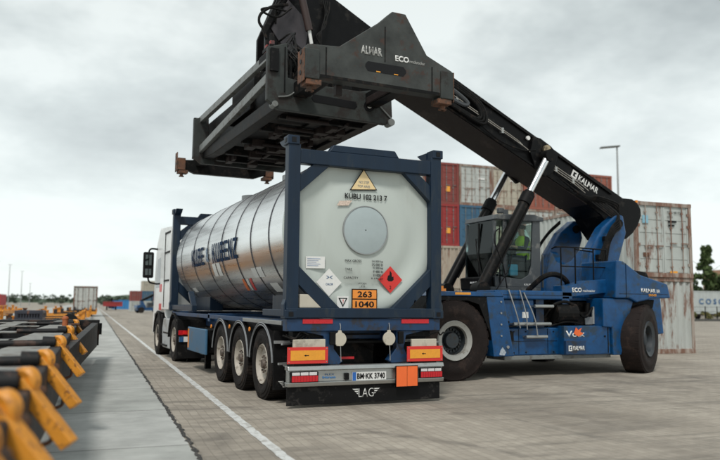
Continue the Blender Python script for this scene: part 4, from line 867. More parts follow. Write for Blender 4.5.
b = B(); b.cyl((6.28, 3.76, 5.04), (6.28, 3.70, 5.04), .10, seg=24); b.cyl((6.28, 3.70, 5.04), (6.28, 3.69, 5.04), .05); obj('bracket_pin', b, mat('brass_pin', (.42, .34, .22), .4, .6, dirt=(.1, .08, .06), dirt_amt=.3), brk, smooth=True)
b = B(); b.cyl((5.82, 3.84, 5.28), (5.82, 3.80, 5.28), .05); obj('work_lamp', b, M_LABEL, bo)
tx = Vector((.895, 0, -.446)); tz = Vector((.446, 0, .895))
p0 = Vector((7.28, 3.862, bz_low(7.28)+.42))
text('boom_lettering', 'KALMAR', p0, tx, tz, .66, .15, M_LABEL, bo, font_w=.03)
def onb(u, v): q = p0+tx*u+tz*v; return (q.x, q.z)
b = B(); b.prism([onb(-.22, -.01), onb(-.05, -.01), onb(-.05, .17), onb(-.22, .17)], 'y', 3.856, 3.866); lg = obj('logo_square', b, M_LABEL, bo); b = B(); b.prism([onb(-.18, .03), onb(-.08, .03), onb(-.14, .08), onb(-.08, .13), onb(-.18, .13)], 'y', 3.85, 3.855); obj('logo_mark', b, M_BLACKP, lg)
b = B(); b.cyl((9.16, 3.9, 4.0), (9.16, 3.9, 4.06), .035); obj('rear_lamp', b, M_LENS, bo)
# lift cylinders
for yy in (3.62, 5.08):
    p0c, p1c = Vector((4.34, yy, 1.76)), Vector((6.22, yy, 4.86)); L_ = (p1c-p0c)
    b = B(); b.cyl(p0c, p0c+L_*.66, .118, seg=28); cyl_ = obj('lift_cylinder', b, M_DARK if yy < 4 else M_BLACKP, rs, smooth=True)
    b = B(); b.cyl(p0c+L_*.63, p0c+L_*.70, .15, seg=28); b.cyl(p0c+L_*.70, p0c+L_*.715, .12, seg=28); obj('cylinder_gland', b, M_PLAST, cyl_, smooth=True)
    b = B(); b.cyl(p0c+L_*.70, p1c-L_*.03, .082, seg=28); obj('cylinder_rod', b, M_CHROME, cyl_, smooth=True)
    b = B(); b.cyl(p1c+Vector((0, -.12, 0)), p1c+Vector((0, .12, 0)), .14, seg=24); b.cyl(p0c+Vector((0, -.14, 0)), p0c+Vector((0, .14, 0)), .17, seg=24); obj('cylinder_eye', b, M_DARK, cyl_, smooth=True)
    b = B(); s_ = Vector((.12, -.08, 0)); b.tube([p0c+L_*.1+s_, p0c+L_*.6+s_, p0c+L_*.66+s_*.8], .022); obj('cylinder_pipe', b, M_DARK, cyl_)
b = B(); b.tube([(4.9, 3.42, 1.8), (4.75, 3.35, 2.3), (4.55, 3.35, 2.75), (4.6, 3.4, 3.0), (4.75, 3.45, 3.1)], .014); b.tube([(4.6, 3.4, 1.75), (4.9, 3.36, 2.2), (5.0, 3.38, 2.5)], .012); obj('wire', b, M_PLAST, rs)
# operator's cab
M_CABG = mat('cab_grey', (.06, .068, .074), .5, dirt=(.16, .16, .15), dirt_amt=.25)
b = B(); b.box(4.75, 6.12, 3.82, 5.0, 1.72, 1.84); b.prism([(4.88, 1.84), (4.86, 2.08), (5.6, 2.02), (5.78, 2.12), (5.86, 2.32), (5.92, 3.36), (6.12, 3.36), (6.12, 1.84)], 'y', 3.82, 3.88); b.prism([(4.88, 1.84), (4.86, 2.08), (5.6, 2.02), (5.78, 2.12), (5.86, 2.32), (5.92, 3.36), (6.12, 3.36), (6.12, 1.84)], 'y', 4.94, 5.0)
for yy in (3.82, 4.93): b.prism([(5.10, 2.08), (5.18, 2.08), (5.20, 3.36), (5.10, 3.36)], 'y', yy, yy+.07); b.prism([(4.84, 2.05), (4.90, 2.05), (4.92, 3.32), (4.86, 3.32)], 'y', yy, yy+.06)
b.box(6.04, 6.12, 3.88, 4.94, 1.84, 2.5); b.box(6.2, 6.22, 3.84, 3.9, 1.84, 2.6)
cab2 = obj('cab', b, M_CABG, rs, bevel=.015)
b = B(); b.prism([(4.84, 3.34), (4.92, 3.46), (5.95, 3.50), (6.20, 3.44), (6.20, 3.36), (5.9, 3.34)], 'y', 3.78, 5.04); b.box(5.05, 5.2, 3.9, 4.0, 3.5, 3.62); b.box(5.5, 5.6, 4.3, 4.4, 3.5, 3.66); obj('cab_roof', b, M_CABG, cab2, bevel=.02)
b = B(); b.prism([(5.92, 2.32), (5.86, 2.3), (5.78, 2.1), (5.6, 2.04), (5.18, 2.08), (5.18, 3.34), (5.92, 3.34)], 'y', 3.845, 3.853); b.prism([(4.90, 2.08), (5.10, 2.08), (5.10, 3.32), (4.92, 3.32)], 'y', 3.845, 3.853); b.prism([(5.92, 2.32), (5.78, 2.1), (5.18, 2.08), (5.18, 3.34), (5.92, 3.34)], 'y', 4.965, 4.973)
b.box(6.05, 6.058, 3.9, 4.92, 2.5, 3.3); obj('side_window', b, M_GLASS, cab2)
b = B(); b.loft([(4.86, 3.87, 2.06), (4.86, 4.94, 2.06), (4.70, 4.94, 2.5), (4.90, 4.94, 3.34), (4.90, 3.87, 3.34), (4.70, 3.87, 2.5)], [(4.868, 3.87, 2.06), (4.868, 4.94, 2.06), (4.708, 4.94, 2.5), (4.908, 4.94, 3.34), (4.908, 3.87, 3.34), (4.708, 3.87, 2.5)]) if False else [b.prism(q, 'y', 3.87, 4.94) for q in ([(4.84, 2.06), (4.848, 2.06), (4.838, 2.6), (4.83, 2.6)], [(4.83, 2.6), (4.838, 2.6), (4.898, 3.34), (4.89, 3.34)])]
obj('front_window', b, glass_mat('windscreen_glass', (.75, .84, .82), .03), cab2)
b = B(); b.prism([(4.72, 1.78), (4.70, 2.05), (4.84, 2.08), (4.9, 1.8)], 'y', 3.9, 5.0); fb = obj('front_bumper', b, M_PLAST, cab2, bevel=.02)
b = B(); [b.box(4.70, 4.705, y, y+.07, 1.92, 1.96) for y in (4.3, 4.4, 4.5)]; obj('front_lettering', b, M_LABEL, fb)
b = B(); b.box(5.18, 5.92, 3.84, 3.857, 2.66, 2.70); b.tube([(4.81, 4.3, 2.12), (4.81, 4.45, 2.7), (4.83, 4.5, 2.95)], .014); b.box(4.83, 4.86, 4.38, 4.42, 2.06, 3.3); b.tube([(5.0, 3.80, 1.9), (4.95, 3.79, 2.6), (5.0, 3.8, 3.2)], .014); obj('window_bar', b, M_PLAST, cab2)
b = B(); b.box(5.50, 5.62, 4.1, 4.14, 1.95, 2.03); text('cab_lettering', 'KALMAR', (5.65, 3.812, 1.88), XD, ZD, .26, .045, M_LABEL, cab2); obj('door_handle', b, M_PLAST, cab2)
b = B(); b.box(5.62, 6.0, 3.96, 4.4, 2.2, 2.42); b.prism([(5.93, 2.25), (6.01, 2.25), (6.04, 2.95), (5.98, 3.0)], 'y', 4.22, 4.63); b.box(5.5, 5.7, 4.3, 4.55, 1.84, 2.08); obj('driver_seat', b, M_SEAT, cab2, bevel=.03)
b = B(); b.box(4.95, 5.15, 4.2, 4.6, 1.84, 2.35); b.lathe([(.15, 0), (.165, 0), (.165, .02), (.15, .02)], (5.08, 4.42, 2.48), (-.5, 0, .85), 24, close=True); b.cyl((5.05, 4.42, 2.3), (5.08, 4.42, 2.49), .02); obj('steering_console', b, M_PLAST, cab2)
b = B(); b.box(5.34, 5.56, 3.90, 4.02, 2.10, 2.36); bag = obj('bag', b, M_CYAN, None, bevel=.03); tag(bag, 'light blue bag hanging inside the door window of the reach stacker cab', 'bag')

HP1 = [(-.22, 3.5, 7.26), (-.54, 3.5, 7.16), (-.76, 3.5, 6.98), (-.80, 3.5, 6.81), (-.71, 3.5, 6.67), (-.65, 3.5, 6.5)]
HP2 = [(-.15, 3.5, 7.2), (-.4, 3.5, 6.98), (-.62, 3.5, 6.98), (-.76, 3.5, 7.06), (-.55, 3.5, 7.13), (-.25, 3.5, 7.12)]
# spreader
SP = Matrix.Translation((.16, 0, 0)) @ Matrix.Rotation(rad(1.5), 4, 'Z')
def endbeam(yc, far=False):
    b = B()
    if not far:
        b.prism([(-1.20, 4.66), (-1.20, 5.13), (-.70, 5.17), (-.04, 5.66), (.17, 5.86), (.40, 5.86), (.78, 5.27), (1.24, 5.08), (1.24, 4.66)], 'y', yc-.10, yc+.10)
    else:
        b.prism([(-1.12, 4.78), (-1.12, 4.98), (-.85, 5.0), (-.74, 5.16), (.68, 5.16), (.80, 5.0), (1.08, 4.98), (1.08, 4.78), (.75, 4.66), (-.80, 4.66)], 'y', yc-.08, yc+.08)
    eb = obj('end_beam', b, M_ENDB if not far else M_DARK, rs, SP, bevel=.012)
    b = B()
    for s in (-1, 1):
        z0 = 4.56 if not far else 4.66
        b.box(*sorted((s*1.02, s*1.245)) if not far else sorted((s*1.05, s*1.24)), yc-.13, yc+.13, z0+.06, z0+.50 if not far else 5.02)
    e2 = obj('end_block', b, M_SPREAD if not far else M_RUST, eb, SP, bevel=.012)
    b = B()
    for s in (-1, 1):
        z0 = 4.56 if not far else 4.66
        b.box(*sorted((s*.98, s*1.22)), yc-.115, yc+.115, z0-.02, z0+.06); b.cyl((s*1.12, yc, z0-.02), (s*1.12, yc, z0-.10), .05, .03, seg=10); b.box(s*1.12-.06, s*1.12+.06, yc-.03, yc+.03, z0-.10, z0-.07)
        b.box(*sorted((s*1.246, s*1.26)), yc-.13, yc+.13, z0+.02, z0+.5)
    obj('twist_lock', b, M_RUST, e2, SP, bevel=.008)
    b = B()
    for s in (-1, 1):
        for z in (4.72, 4.88, 5.02): b.cyl((s*1.262, yc, z), (s*1.268, yc, z), .035, seg=12)
    obj('bolt_hole', b, M_BLK, e2, SP)
    return eb
eb = endbeam(0); endbeam(8.62, True)
b = B(); b.prism([(-.28, 4.93), (-.24, 4.87), (.36, 4.87), (.41, 4.93), (.41, 4.97), (.36, 5.02), (-.24, 5.02), (-.28, 4.97)], 'y', -.103, -.098); sl = obj('hand_slot', b, M_BLK, eb, SP)
b = B(); b.box(-.1, -.03, -.107, -.104, 4.875, 4.89); b.box(.2, .27, -.107, -.104, 4.875, 4.89); obj('yellow_mark', b, M_YEL, sl, SP)
b = B(); b.box(-1.0, 1.05, -.104, -.099, 4.665, 4.71); b.box(-.92, -.90, -.104, -.099, 4.7, 5.12); b.box(.86, .88, -.104, -.099, 4.7, 5.1); b.box(.04, .055, -.104, -.099, 5.05, 5.6); obj('weld_seam', b, M_DARK, eb, SP)
text('lettering', 'ALMAR', (-.36, -.104, 5.12), XD, ZD, .36, .13, mat('worn_white_letter', (.42, .42, .40), .6, dirt=(.1, .1, .1), dirt_amt=.4, dirt_scale=25), eb, xf=SP, font_w=.04)
text('lettering', 'ECO', (.22, -.104, 5.09), XD, ZD, .24, .095, M_LABEL, eb, xf=SP, font_w=.04); text('lettering', 'reachstacker', (.47, -.104, 5.10), XD, ZD, .27, .05, mat('worn_white_letter', None), eb, xf=SP)
# telescopic beams
for s in (-1, 1):
    b = B(); b.box(*sorted((s*.55, s*.78)), .10, 8.54, 4.84, 5.08); obj('telescopic_beam', b, M_RUST if False else M_DARK, rs, SP, bevel=.01)
    b = B(); b.box(*sorted((s*1.0, s*1.10)), 1.68, 7.5, 5.56, 5.70); obj('guide_rail', b, M_LGREY, rs, SP, bevel=.008)
    b = B(); b.prism([(1.68, 5.12), (1.68, 5.56), (7.3, 5.62), (7.3, 4.92)], 'x', *sorted((s*.78, s*.82))); obj('rail_web', b, M_DARK, rs, SP)
    b = B(); b.bar((s*1.05, 1.68, 5.28), (s*1.05, 7.3, 4.90), .10, .16); obj('sloping_rail', b, M_LGREY, rs, SP, bevel=.008)
    b = B(); b.prism([(1.7, 4.66), (1.7, 4.90), (6.9, 4.90), (6.9, 4.72), (5.9, 4.66)], 'x', *sorted((s*.80, s*1.02))); obj('side_beam', b, M_DARK, rs, SP, bevel=.015)
    b = B(); b.prism([(7.25, 4.82), (7.25, 5.02), (7.42, 5.6), (7.42, 5.80), (7.52, 5.80), (7.56, 4.82)], 'x', *sorted((s*.88, s*1.11))); obj('guide_head', b, M_DARK, rs, SP, bevel=.01)
# main frame near and far plates, underside plates
for y0 in (1.58, 6.85):
    b = B(); b.prism([(-1.24, 4.74), (-1.24, 5.62), (-.90, 5.74), (-.88, 5.15), (-.45, 5.10), (.45, 5.10), (.95, 5.22), (1.0, 5.24), (1.06, 5.1), (1.08, 4.72), (.95, 4.57), (-1.05, 4.60)], 'y', y0, y0+.10)
    mp_ = obj('frame_plate', b, M_SPREAD, rs, SP, bevel=.012)
    if y0 < 3:
        b = B(); b.cyl((-.70, y0-.012, 4.93), (-.70, y0+.01, 4.93), .085, seg=24); b.prism([(-.46, 4.86), (-.42, 4.80), (.34, 4.77), (.39, 4.82), (.36, 4.90), (-.43, 4.93)], 'y', y0-.006, y0+.01); b.cyl((.62, y0-.012, 4.86), (.62, y0+.01, 4.86), .10, seg=24); h_ = obj('frame_hole', b, M_BLK, mp_, SP)
        b = B(); b.cyl((.62, y0-.02, 4.86), (.62, y0-.013, 4.86), .045, seg=16); obj('pin_end', b, M_LABEL, h_, SP)
        b = B(); b.box(-1.20, -1.06, y0-.05, y0-.002, 5.22, 5.60); b.box(-.95, -.935, y0-.02, y0-.001, 4.9, 5.66); obj('black_plate', b, M_PLAST, mp_, SP)
        b = B(); b.cyl((1.05, y0-.03, 4.62), (1.05, y0+.15, 4.62), .065, seg=18); b.cyl((-1.1, y0-.02, 4.68), (-1.1, y0+.15, 4.68), .05, seg=16); b.tube([(-1.05, y0-.02, 4.80), (-.85, y0-.02, 4.85), (-.66, y0-.02, 5.02)], .012); b.tube([(.62, y0-.02, 5.1), (.8, y0-.02, 4.9), (1.05, y0-.02, 4.68)], .012); obj('frame_pin', b, M_LGREY, mp_, SP)
b = B(); b.box(-.80, .80, 1.68, 2.9, 4.70, 4.76); b.box(-.80, .80, 3.5, 5.2, 4.72, 4.80); b.box(-.80, .80, 5.9, 6.85, 4.74, 4.80)
for yy in (2.2, 3.2, 4.4, 5.6, 6.4): b.box(-.80, .80, yy, yy+.12, 4.62, 4.95)
b.box(-.12, .12, 1.7, 6.85, 4.66, 4.84); obj('frame_underside', b, M_DARK, rs, SP, bevel=.01)
b = B()
for k in range(26):
    x, y = random.uniform(-.72, .6), random.uniform(1.8, 6.5); b.box(x, x+random.uniform(.06, .3), y, y+random.uniform(.06, .35), 4.60-random.uniform(0, .04), 4.72)
for k in range(6): y = 2.1+k*.75; b.cyl((-.7+.1*k, y, 4.62), (.1+.1*k, y+.05, 4.62), .035, seg=10); b.cyl((.45-.1*k, y, 4.63), (.45-.1*k, y+.6, 4.63), .03, seg=10)
_obj1('hydraulic_gear', b, M_UNDER, rs, SP, bevel=.005)
b = B(); b.box(-.9, .9, 3.6, 5.1, 5.1, 5.45); b.box(-.7, .7, 3.3, 5.4, 5.45, 5.62); b.cyl((0, 4.35, 5.6), (0, 4.35, 5.95), .62, seg=36); b.cyl((0, 4.35, 5.95), (0, 4.35, 6.1), .45, seg=36); obj('rotator', b, M_DARK, rs, SP, bevel=.015)
b = B(); b.box(-.62, -.50, .12, 1.55, 4.86, 4.98); b.box(-.66, -.56, .1, .2, 4.50, 4.66); b.box(.52, .62, .12, 1.5, 4.86, 4.98); obj('beam_bracket', b, M_UNDER, rs, SP, bevel=.01)
b = B()
for k in range(40):
    x = -.62+random.uniform(-.25, .3); y = 1.75+random.uniform(-.1, .4); z = 5.15+random.uniform(0, .12)
    b.tube([(x, y, z), (x+random.uniform(-.1, .1), y-.1, z+.2), (x+random.uniform(-.2, .2), y+random.uniform(-.1, .3), z+.42), (x+random.uniform(-.1, .3), y+.5, z+.3+random.uniform(0, .5))], .014)
b.tube(HP1, .03); b.tube(HP2, .022); b.tube([(.1, 3.6, 7.9), (-.2, 3.5, 7.66), (-.42, 3.5, 7.50), (-.55, 3.5, 7.35), (-.35, 3.5, 7.35), (-.1, 3.6, 7.5)], .024); b.tube([(-.05, 3.7, 7.7), (-.3, 3.6, 7.4), (-.42, 3.6, 7.2), (-.4, 3.7, 6.9)], .02)
for k in range(4): b.tube([(.62+.05*k, 3.75, 7.6), (.66+.03*k, 3.72, 7.4), (.64+.05*(k % 2), 3.7, 7.2), (.58+.02*k, 3.68, 7.0), (.55-.03*k, 3.66, 6.8), (.56, 3.66, 6.6)], .016)
obj('hose', b, M_DARK, rs, SP)
b = B()
for k in range(5): b.box(-.75+.14*k, -.66+.14*k, 1.72, 1.9, 5.12, 5.3+.03*(k % 3))
b.box(-.6, -.2, 2.1, 2.6, 5.12, 5.5); b.box(-.85, -.62, 1.9, 2.3, 5.4, 5.72); b.box(-.55, -.40, 1.85, 2.0, 5.55, 5.74); b.box(-.8, .6, 3.0, 3.4, 5.1, 5.7); b.cyl((-.75, 2.4, 5.6), (-.1, 2.7, 5.9), .05); b.box(-.9, -.6, 3.4, 4.9, 5.45, 5.8); b.box(.1, .5, 2.0, 2.8, 5.12, 5.4); b.cyl((.65, .5, 4.9), (.65, 1.3, 4.9), .05); obj('valve_block', b, M_DARK, rs, SP, bevel=.01)
b = B(); b.box(.62, .74, 1.2, 1.3, 4.98, 5.1); b.cyl((-.42, 1.7, 5.35), (-.42, 1.72, 5.42), .04); b.box(-.66, -.62, 1.66, 1.7, 5.2, 5.34); obj('work_lamp', b, M_LABEL, rs, SP)
b = B(); b.box(-1.06, -.94, 2.0, 2.36, 5.72, 5.78); b.box(-1.04, -.96, 2.06, 2.14, 5.84, 5.93); b.box(-1.06, -.96, 2.22, 2.34, 5.84, 5.90); rdm = obj('red_valve', b, mat('red_paint', (.22, .02, .015), .5, dirt=(.05, .04, .04), dirt_amt=.4, dirt_scale=8), rs, SP, bevel=.01)
b = B(); b.box(-1.1, -.9, 1.95, 2.5, 5.60, 5.72); b.box(-1.07, -.93, 2.0, 2.4, 5.78, 5.84); b.cyl((-1.0, 2.1, 5.93), (-1.0, 2.1, 6.06), .04); b.cyl((-1.02, 2.3, 5.9), (-1.02, 2.3, 6.0), .035); b.tube([(-1.0, 2.2, 5.9), (-.85, 2.6, 6.0), (-.6, 3.2, 5.9)], .02); obj('valve_base', b, M_DARK, rdm, SP)
b = B()
for k in range(14):
    x0 = random.uniform(-.8, .3); y0 = random.uniform(1.9, 3.4); b.tube([(x0, y0, 5.5), (x0+random.uniform(-.15, .15), y0+.1, 5.85), (x0+random.uniform(-.1, .3), y0+.4, 6.1+random.uniform(-.1, .2)), (x0*.5, 3.8, 6.1+random.uniform(0, .6))], random.choice((.014, .02, .026)))
for k in range(8):
    y0 = 2.2+k*.55; b.tube([(-.9, y0, 4.86), (-.3, y0+.2, 4.80), (.3, y0+.1, 4.84), (.8, y0+.3, 4.88)], .016)
    b.tube([(-.72, y0, 5.12), (-.66, y0+.3, 5.22), (-.70, y0+.6, 5.12)], .02)
obj('hose', b, M_DARK, rs, SP)
# boom nose hanging over the rotator
NP = [(.2, bz_top(.2)-.12), (-.12, 7.62), (-.50, 6.78), (-.50, 6.35), (-.25, 6.1), (.45, 6.1), (.62, 6.35), (1.36, 6.80), (1.9, 6.55)]
NP = [(.9, 7.75), (-.08, 7.9), (-.5, 6.80), (-.5, 6.3), (-.3, 6.05), (.4, 6.05), (.6, 6.35), (1.5, 6.78), (1.9, 6.62), (1.9, 7.2)]
for y0, y1 in ((3.82, 3.92), (4.38, 4.48)):
    b = B(); b.prism(NP, 'y', y0, y1); obj('boom_nose_plate', b, M_BLACKP, rs, bevel=.012)
b = B(); b.prism([(-.40, 6.85), (-.05, 7.5), (.28, 7.2), (.38, 6.85), (.33, 6.52), (-.12, 6.46)], 'y', 3.79, 3.82); obj('nose_cover', b, mat('dark_cover', (.045, .040, .046), .6, var=.2), rs, bevel=.01)
b = B(); b.box(-.3, .3, 3.93, 4.37, 6.2, 7.4); b.cyl((0, 3.75, 6.3), (0, 4.95, 6.3), .12); obj('nose_core', b, M_DARK, rs, bevel=.02)
b = B(); b.bar((-.56, 3.78, 6.70), (-.10, 3.78, 7.75), .08, .1); b.bar((-.30, 3.76, 7.18), (-.14, 3.76, 7.5), .05, .06); obj('nose_strut', b, M_PLAST, rs)
b = B(); b.cyl((.02, 3.52, 7.95), (.31, 3.52, 6.82), .075, seg=20); dm = obj('tilt_damper', b, mat('brown_black_cylinder', (.035, .018, .015), .45), rs, smooth=True)
b = B(); b.cyl((.31, 3.52, 6.82), (.37, 3.52, 6.5), .035, seg=16); obj('damper_rod', b, M_LABEL, dm, smooth=True)
b = B(); b.cyl((.37, 3.45, 6.46), (.37, 3.6, 6.46), .08); b.prism([(.2, 5.62), (.2, 6.3), (.37, 6.56), (.55, 6.3), (.6, 5.62)], 'y', 3.56, 3.66); obj('damper_lug', b, M_DARK, dm)

# driver: one skinned body, seated, hands on the wheel and the armrest
def person(label, seat, face=Vector((-1, 0, 0))):
    root = thing('person', label, 'person', seat)
    s = Vector(seat); f = face; r = Vector((-f.y, f.x, 0))*-1; u = Vector((0, 0, 1))
    J = []; Ed = []; Rd = []
    def add(p, rr, par=None):
        J.append(s+f*p[0]+r*p[1]+u*p[2]); Rd.append(rr); i = len(J)-1
        if par is not None: Ed.append((par, i))
        return i
    pel = add((0, 0, .08), .13); sp = add((-.02, 0, .30), .125, pel); ch = add((0, 0, .48), .15, sp); nk = add((.01, 0, .60), .055, ch); hd = add((.03, 0, .70), .085, nk); ht = add((.035, 0, .80), .075, hd)
    for sg in (-1, 1):
        hp = add((.05, .10*sg, .06), .085, pel); kn = add((.44, .14*sg, .10), .060, hp); an = add((.52, .14*sg, -.28), .042, kn); add((.66, .14*sg, -.32), .032, an)
        shd = add((0, .18*sg, .53), .062, ch); el = add((.10, .24*sg, .28), .045, shd); wr = add((.34, .18*sg, .33), .028, el); pm = add((.40, .16*sg, .34), .026, wr)
        for k in range(4):
            f1 = add((.435, (.16+(k-1.5)*.019)*sg, .345), .0095, pm); f2 = add((.465, (.16+(k-1.5)*.02)*sg, .335+.002*k), .009, f1); add((.475, (.16+(k-1.5)*.02)*sg, .312), .008, f2)
        t1 = add((.40, (.16-.035)*sg, .35), .010, pm); add((.43, (.16-.05)*sg, .345), .009, t1)
    me = bpy.data.meshes.new('body'); me.from_pydata([tuple(j) for j in J], Ed, []); o = bpy.data.objects.new('body', me)
    sk = o.modifiers.new('skin', 'SKIN'); sb = o.modifiers.new('sub', 'SUBSURF'); sb.levels = sb.render_levels = 1
    link(o); 
    for i, v in enumerate(me.skin_vertices[0].data): v.radius = (Rd[i], Rd[i]); v.use_root = (i == 0)
    dg = bpy.context.evaluated_depsgraph_get(); m2 = bpy.data.meshes.new_from_object(o.evaluated_get(dg)); bpy.data.objects.remove(o)
    bm = bmesh.new(); bm.from_mesh(m2); bpy.data.meshes.remove(m2)
    # face: nose, ears, brow pulled into the same surface
    o = obj('body', bm, M_SKIN, root, smooth=True)
    o.data.materials.append(M_CLOTH)
    for p in o.data.polygons:
        c = p.center
        loc = c
        armhand = (loc.dot(f) > .30 and loc.z > .26)
        p.material_index = 0 if (loc.z > .585 or armhand) else 1
    def blob(name, mt, p, rr, sc_): b = B(); b.sphere(s+f*p[0]+r*p[1]+u*p[2], rr, sc_, 12); return obj(name, b, mt, root, smooth=True)
    blob('hair', M_HAIR, (.01, 0, .80), .098, (1, .92, .72)); blob('nose', M_SKIN, (.13, 0, .735), .018, (1.2, .7, 1.3))
    for sg in (-1, 1): blob('ear', M_SKIN, (.03, .088*sg, .74), .022, (.8, .5, 1.3)); blob('eye', M_BLK, (.112, .032*sg, .765), .009, (1, 1, .7))
    blob('mouth', M_REDD, (.115, 0, .70), .016, (.5, 1.4, .4))
    b = B(); ring = [(-.01, .05, .14, .145), (-.02, .30, .14, .17), (.0, .46, .155, .20), (.0, .555, .11, .17), (.01, .60, .075, .085)]
    vs_ = [[b.bm.verts.new(s+f*(cx+dx*math.cos(t))+r*(dy*math.sin(t))+u*z) for t in [2*math.pi*k/20 for k in range(20)]] for cx, z, dx, dy in ring]
    for A, C_ in zip(vs_, vs_[1:]):
        for k in range(20): b.bm.faces.new([A[k], A[(k+1) % 20], C_[(k+1) % 20], C_[k]])
    vest = obj('vest', b, M_HIVIS, root, smooth=True)
    for z in (.20, .32):
        b = B(); k = .30+(.0); b.bm = bmesh.new(); A = []; C_ = []
        for q in range(20):
            t = 2*math.pi*q/20
            for z_, L2 in ((z, A), (z+.04, C_)): L2.append(b.bm.verts.new(s+f*(-.015+.152*math.cos(t))+r*((.162+(z_-.05)*.08+.004)*math.sin(t))+u*z_))
        for q in range(20): b.bm.faces.new([A[q], A[(q+1) % 20], C_[(q+1) % 20], C_[q]])
        obj('reflective_band', b, M_LABEL, vest, smooth=True)
person('driver in a yellow high visibility vest seated inside the reach stacker cab', (5.86, 4.14, 2.43))

# ------------------------------------------------------------------ shipping containers
_cc = {}
def cmat(col, rust):
    k = (col, rust)
    if k not in _cc:
        _cc[k] = mat('container_paint_%d' % len(_cc), col, .55, dirt=(.17, .075, .045), dirt_amt=rust*.9, dirt_scale=3.4, var=.16, scale=3, streak=True)
    return _cc[k]
def container(label, base, w_, L, h, col, rust=.25, end='doors', frame_col=None, group=None, detail=True, name='shipping_container', rz=-TH):
    """base = near left bottom corner in road coordinates (lat, t, z); the near end faces -t"""
    root = thing(name, label, 'container', rf(*base), rz, group)
    X = RF @ Matrix.Translation(base) if abs(rz+TH) < 1e-6 else Matrix.Translation(rf(*base)) @ Matrix.Rotation(rz, 4, 'Z')
    m = cmat(col, rust); fm = cmat(frame_col, .75) if frame_col else m
    b = B(); p = .11
    for x in (0, w_-p):
        for y in (0, L-p): b.box(x, x+p, y, y+p, 0, h)
    for x in (0, w_-.09): b.box(x, x+.09, p, L-p, 0, .14); b.box(x, x+.09, p, L-p, h-.10, h)
    for y in (0, L-.1): b.box(p, w_-p, y, y+.1, 0, .14); b.box(p, w_-p, y, y+.1, h-.12, h)
    fr = obj('frame', b, fm, root, X, bevel=.008 if detail else 0)
    b = B()
    for x in (-.006, w_-.15+.006):
        for y in (-.006, L-.17+.006):
            for z in (-.0, h-.11): b.box(x, x+.15, y, y+.17, z-.003, z+.113)
    cs = obj('corner_casting', b, fm, fr, X)
    def corr(n, length, d=.035):
        pts = []; st = length/n
        for i in range(n):
            a = i*st; pts += [(a, 0), (a+st*.28, 0), (a+st*.45, d), (a+st*.83, d)]
        return pts+[(length, 0)]
    for sgn, x in ((1, .02), (-1, w_-.02)):
        P_ = corr(max(8, int((L-2*p)/.27)), L-2*p); bm = bmesh.new(); pv = None
        for a, d in P_:
            q = (bm.verts.new((x+sgn*d, p+a, .13)), bm.verts.new((x+sgn*d, p+a, h-.10)))
            if pv: bm.faces.new([pv[0], q[0], q[1], pv[1]])
            pv = q
        sw = obj('side_wall', bm, m, root, X); md = sw.modifiers.new('solid', 'SOLIDIFY'); md.thickness = .006
    b = B(); b.box(.08, w_-.08, .08, L-.08, h-.05, h-.02); b.box(.05, w_-.05, .05, L-.05, .04, .08); obj('roof', b, m, root, X)
    def blank(y, sgn):
        P_ = corr(8, w_-2*p, .055); bm = bmesh.new(); pv = None
        for a, d in P_:
            q = (bm.verts.new((p+a, y+sgn*d, .13)), bm.verts.new((p+a, y+sgn*d, h-.12)))
            if pv: bm.faces.new([pv[0], q[0], q[1], pv[1]])
            pv = q
        sw = obj('end_wall', bm, m, root, X); md = sw.modifiers.new('solid', 'SOLIDIFY'); md.thickness = .006
    blank(L-.03, -1)
    if end == 'blank': blank(.03, 1)
    else:
        for k in (0, 1):
            x0 = p+.01+k*(w_/2-p); x1 = x0+w_/2-p-.02
            b = B(); b.box(x0, x1, .05, .09, .14, h-.13)
            for z in [.14+(h-.30)*q/5 for q in range(6)]: b.box(x0+.06, x1-.06, .035, .05, z+.02, z+.13)
            b.box(x0, x0+.05, .03, .05, .14, h-.13); b.box(x1-.05, x1, .03, .05, .14, h-.13)
            dr = obj('door', b, m, root, X)
            b = B()
            for q in (.28, .74):
                xx = x0+(x1-x0)*q; b.cyl((xx, .005, .12), (xx, .005, h-.11), .017, seg=6)
                for z in (.3, .9, 1.5, h-.35): b.box(xx-.04, xx+.04, -.005, .03, z, z+.05)
                b.box(xx-.05, xx+.22, -.01, .01, .95+.1*k, .98+.1*k)
            obj('lock_rod', b, M_LGREY if not frame_col else fm, dr, X)
            if detail:
                xh = x0 if k == 0 else x1
                b = B()
                for z in (.35, .95, 1.55, h-.4): b.box(xh-.05, xh+.05, .0, .04, z, z+.09)
                obj('hinge', b, fm, dr, X)
    return root, X
S = 2.19; H = 2.33; LN = 5.4
CW = (.42, .44, .42); CRED = (.20, .042, .034); CBLU = (.035, .105, .18); CCREAM = (.40, .37, .30); CORG = (.27, .085, .055); CBEI = (.36, .31, .25)
r1, X1 = container('pale grey rusty container with blank corrugated end, on the ground behind the stacker', (15.5, 17.9, 0), S, LN, H, CW, .50, 'blank', (.34, .29, .25))
r2, X2 = container('pale grey container with closed doors, stacked on the blank ended one', (15.47, 17.85, H+.004), S, LN, H, (.42, .45, .43), .28, 'doors', (.32, .27, .23))
text('door_code', 'TGHU 482 913 4', (1.24, .012, 2.0), XD, ZD, .62, .07, M_BLK, r2, xf=X2); text('door_code', '22G1', (1.24, .012, 1.86), XD, ZD, .22, .06, M_BLK, r2, xf=X2)
for (x0, x1, z0, z1, mm) in ((.28, .50, 1.66, 1.90, mat('light_blue_label', (.22, .42, .52), .5)), (1.28, 1.6, 1.72, 1.78, M_BLK), (1.28, 1.52, 1.60, 1.65, M_BLK), (.28, .5, .62, .75, M_RUST), (1.3, 1.58, .12, .20, M_YEL)):
    b = B(); b.box(x0, x1, .008, .024, z0, z1); obj('door_label', b, mm, r2, X2)
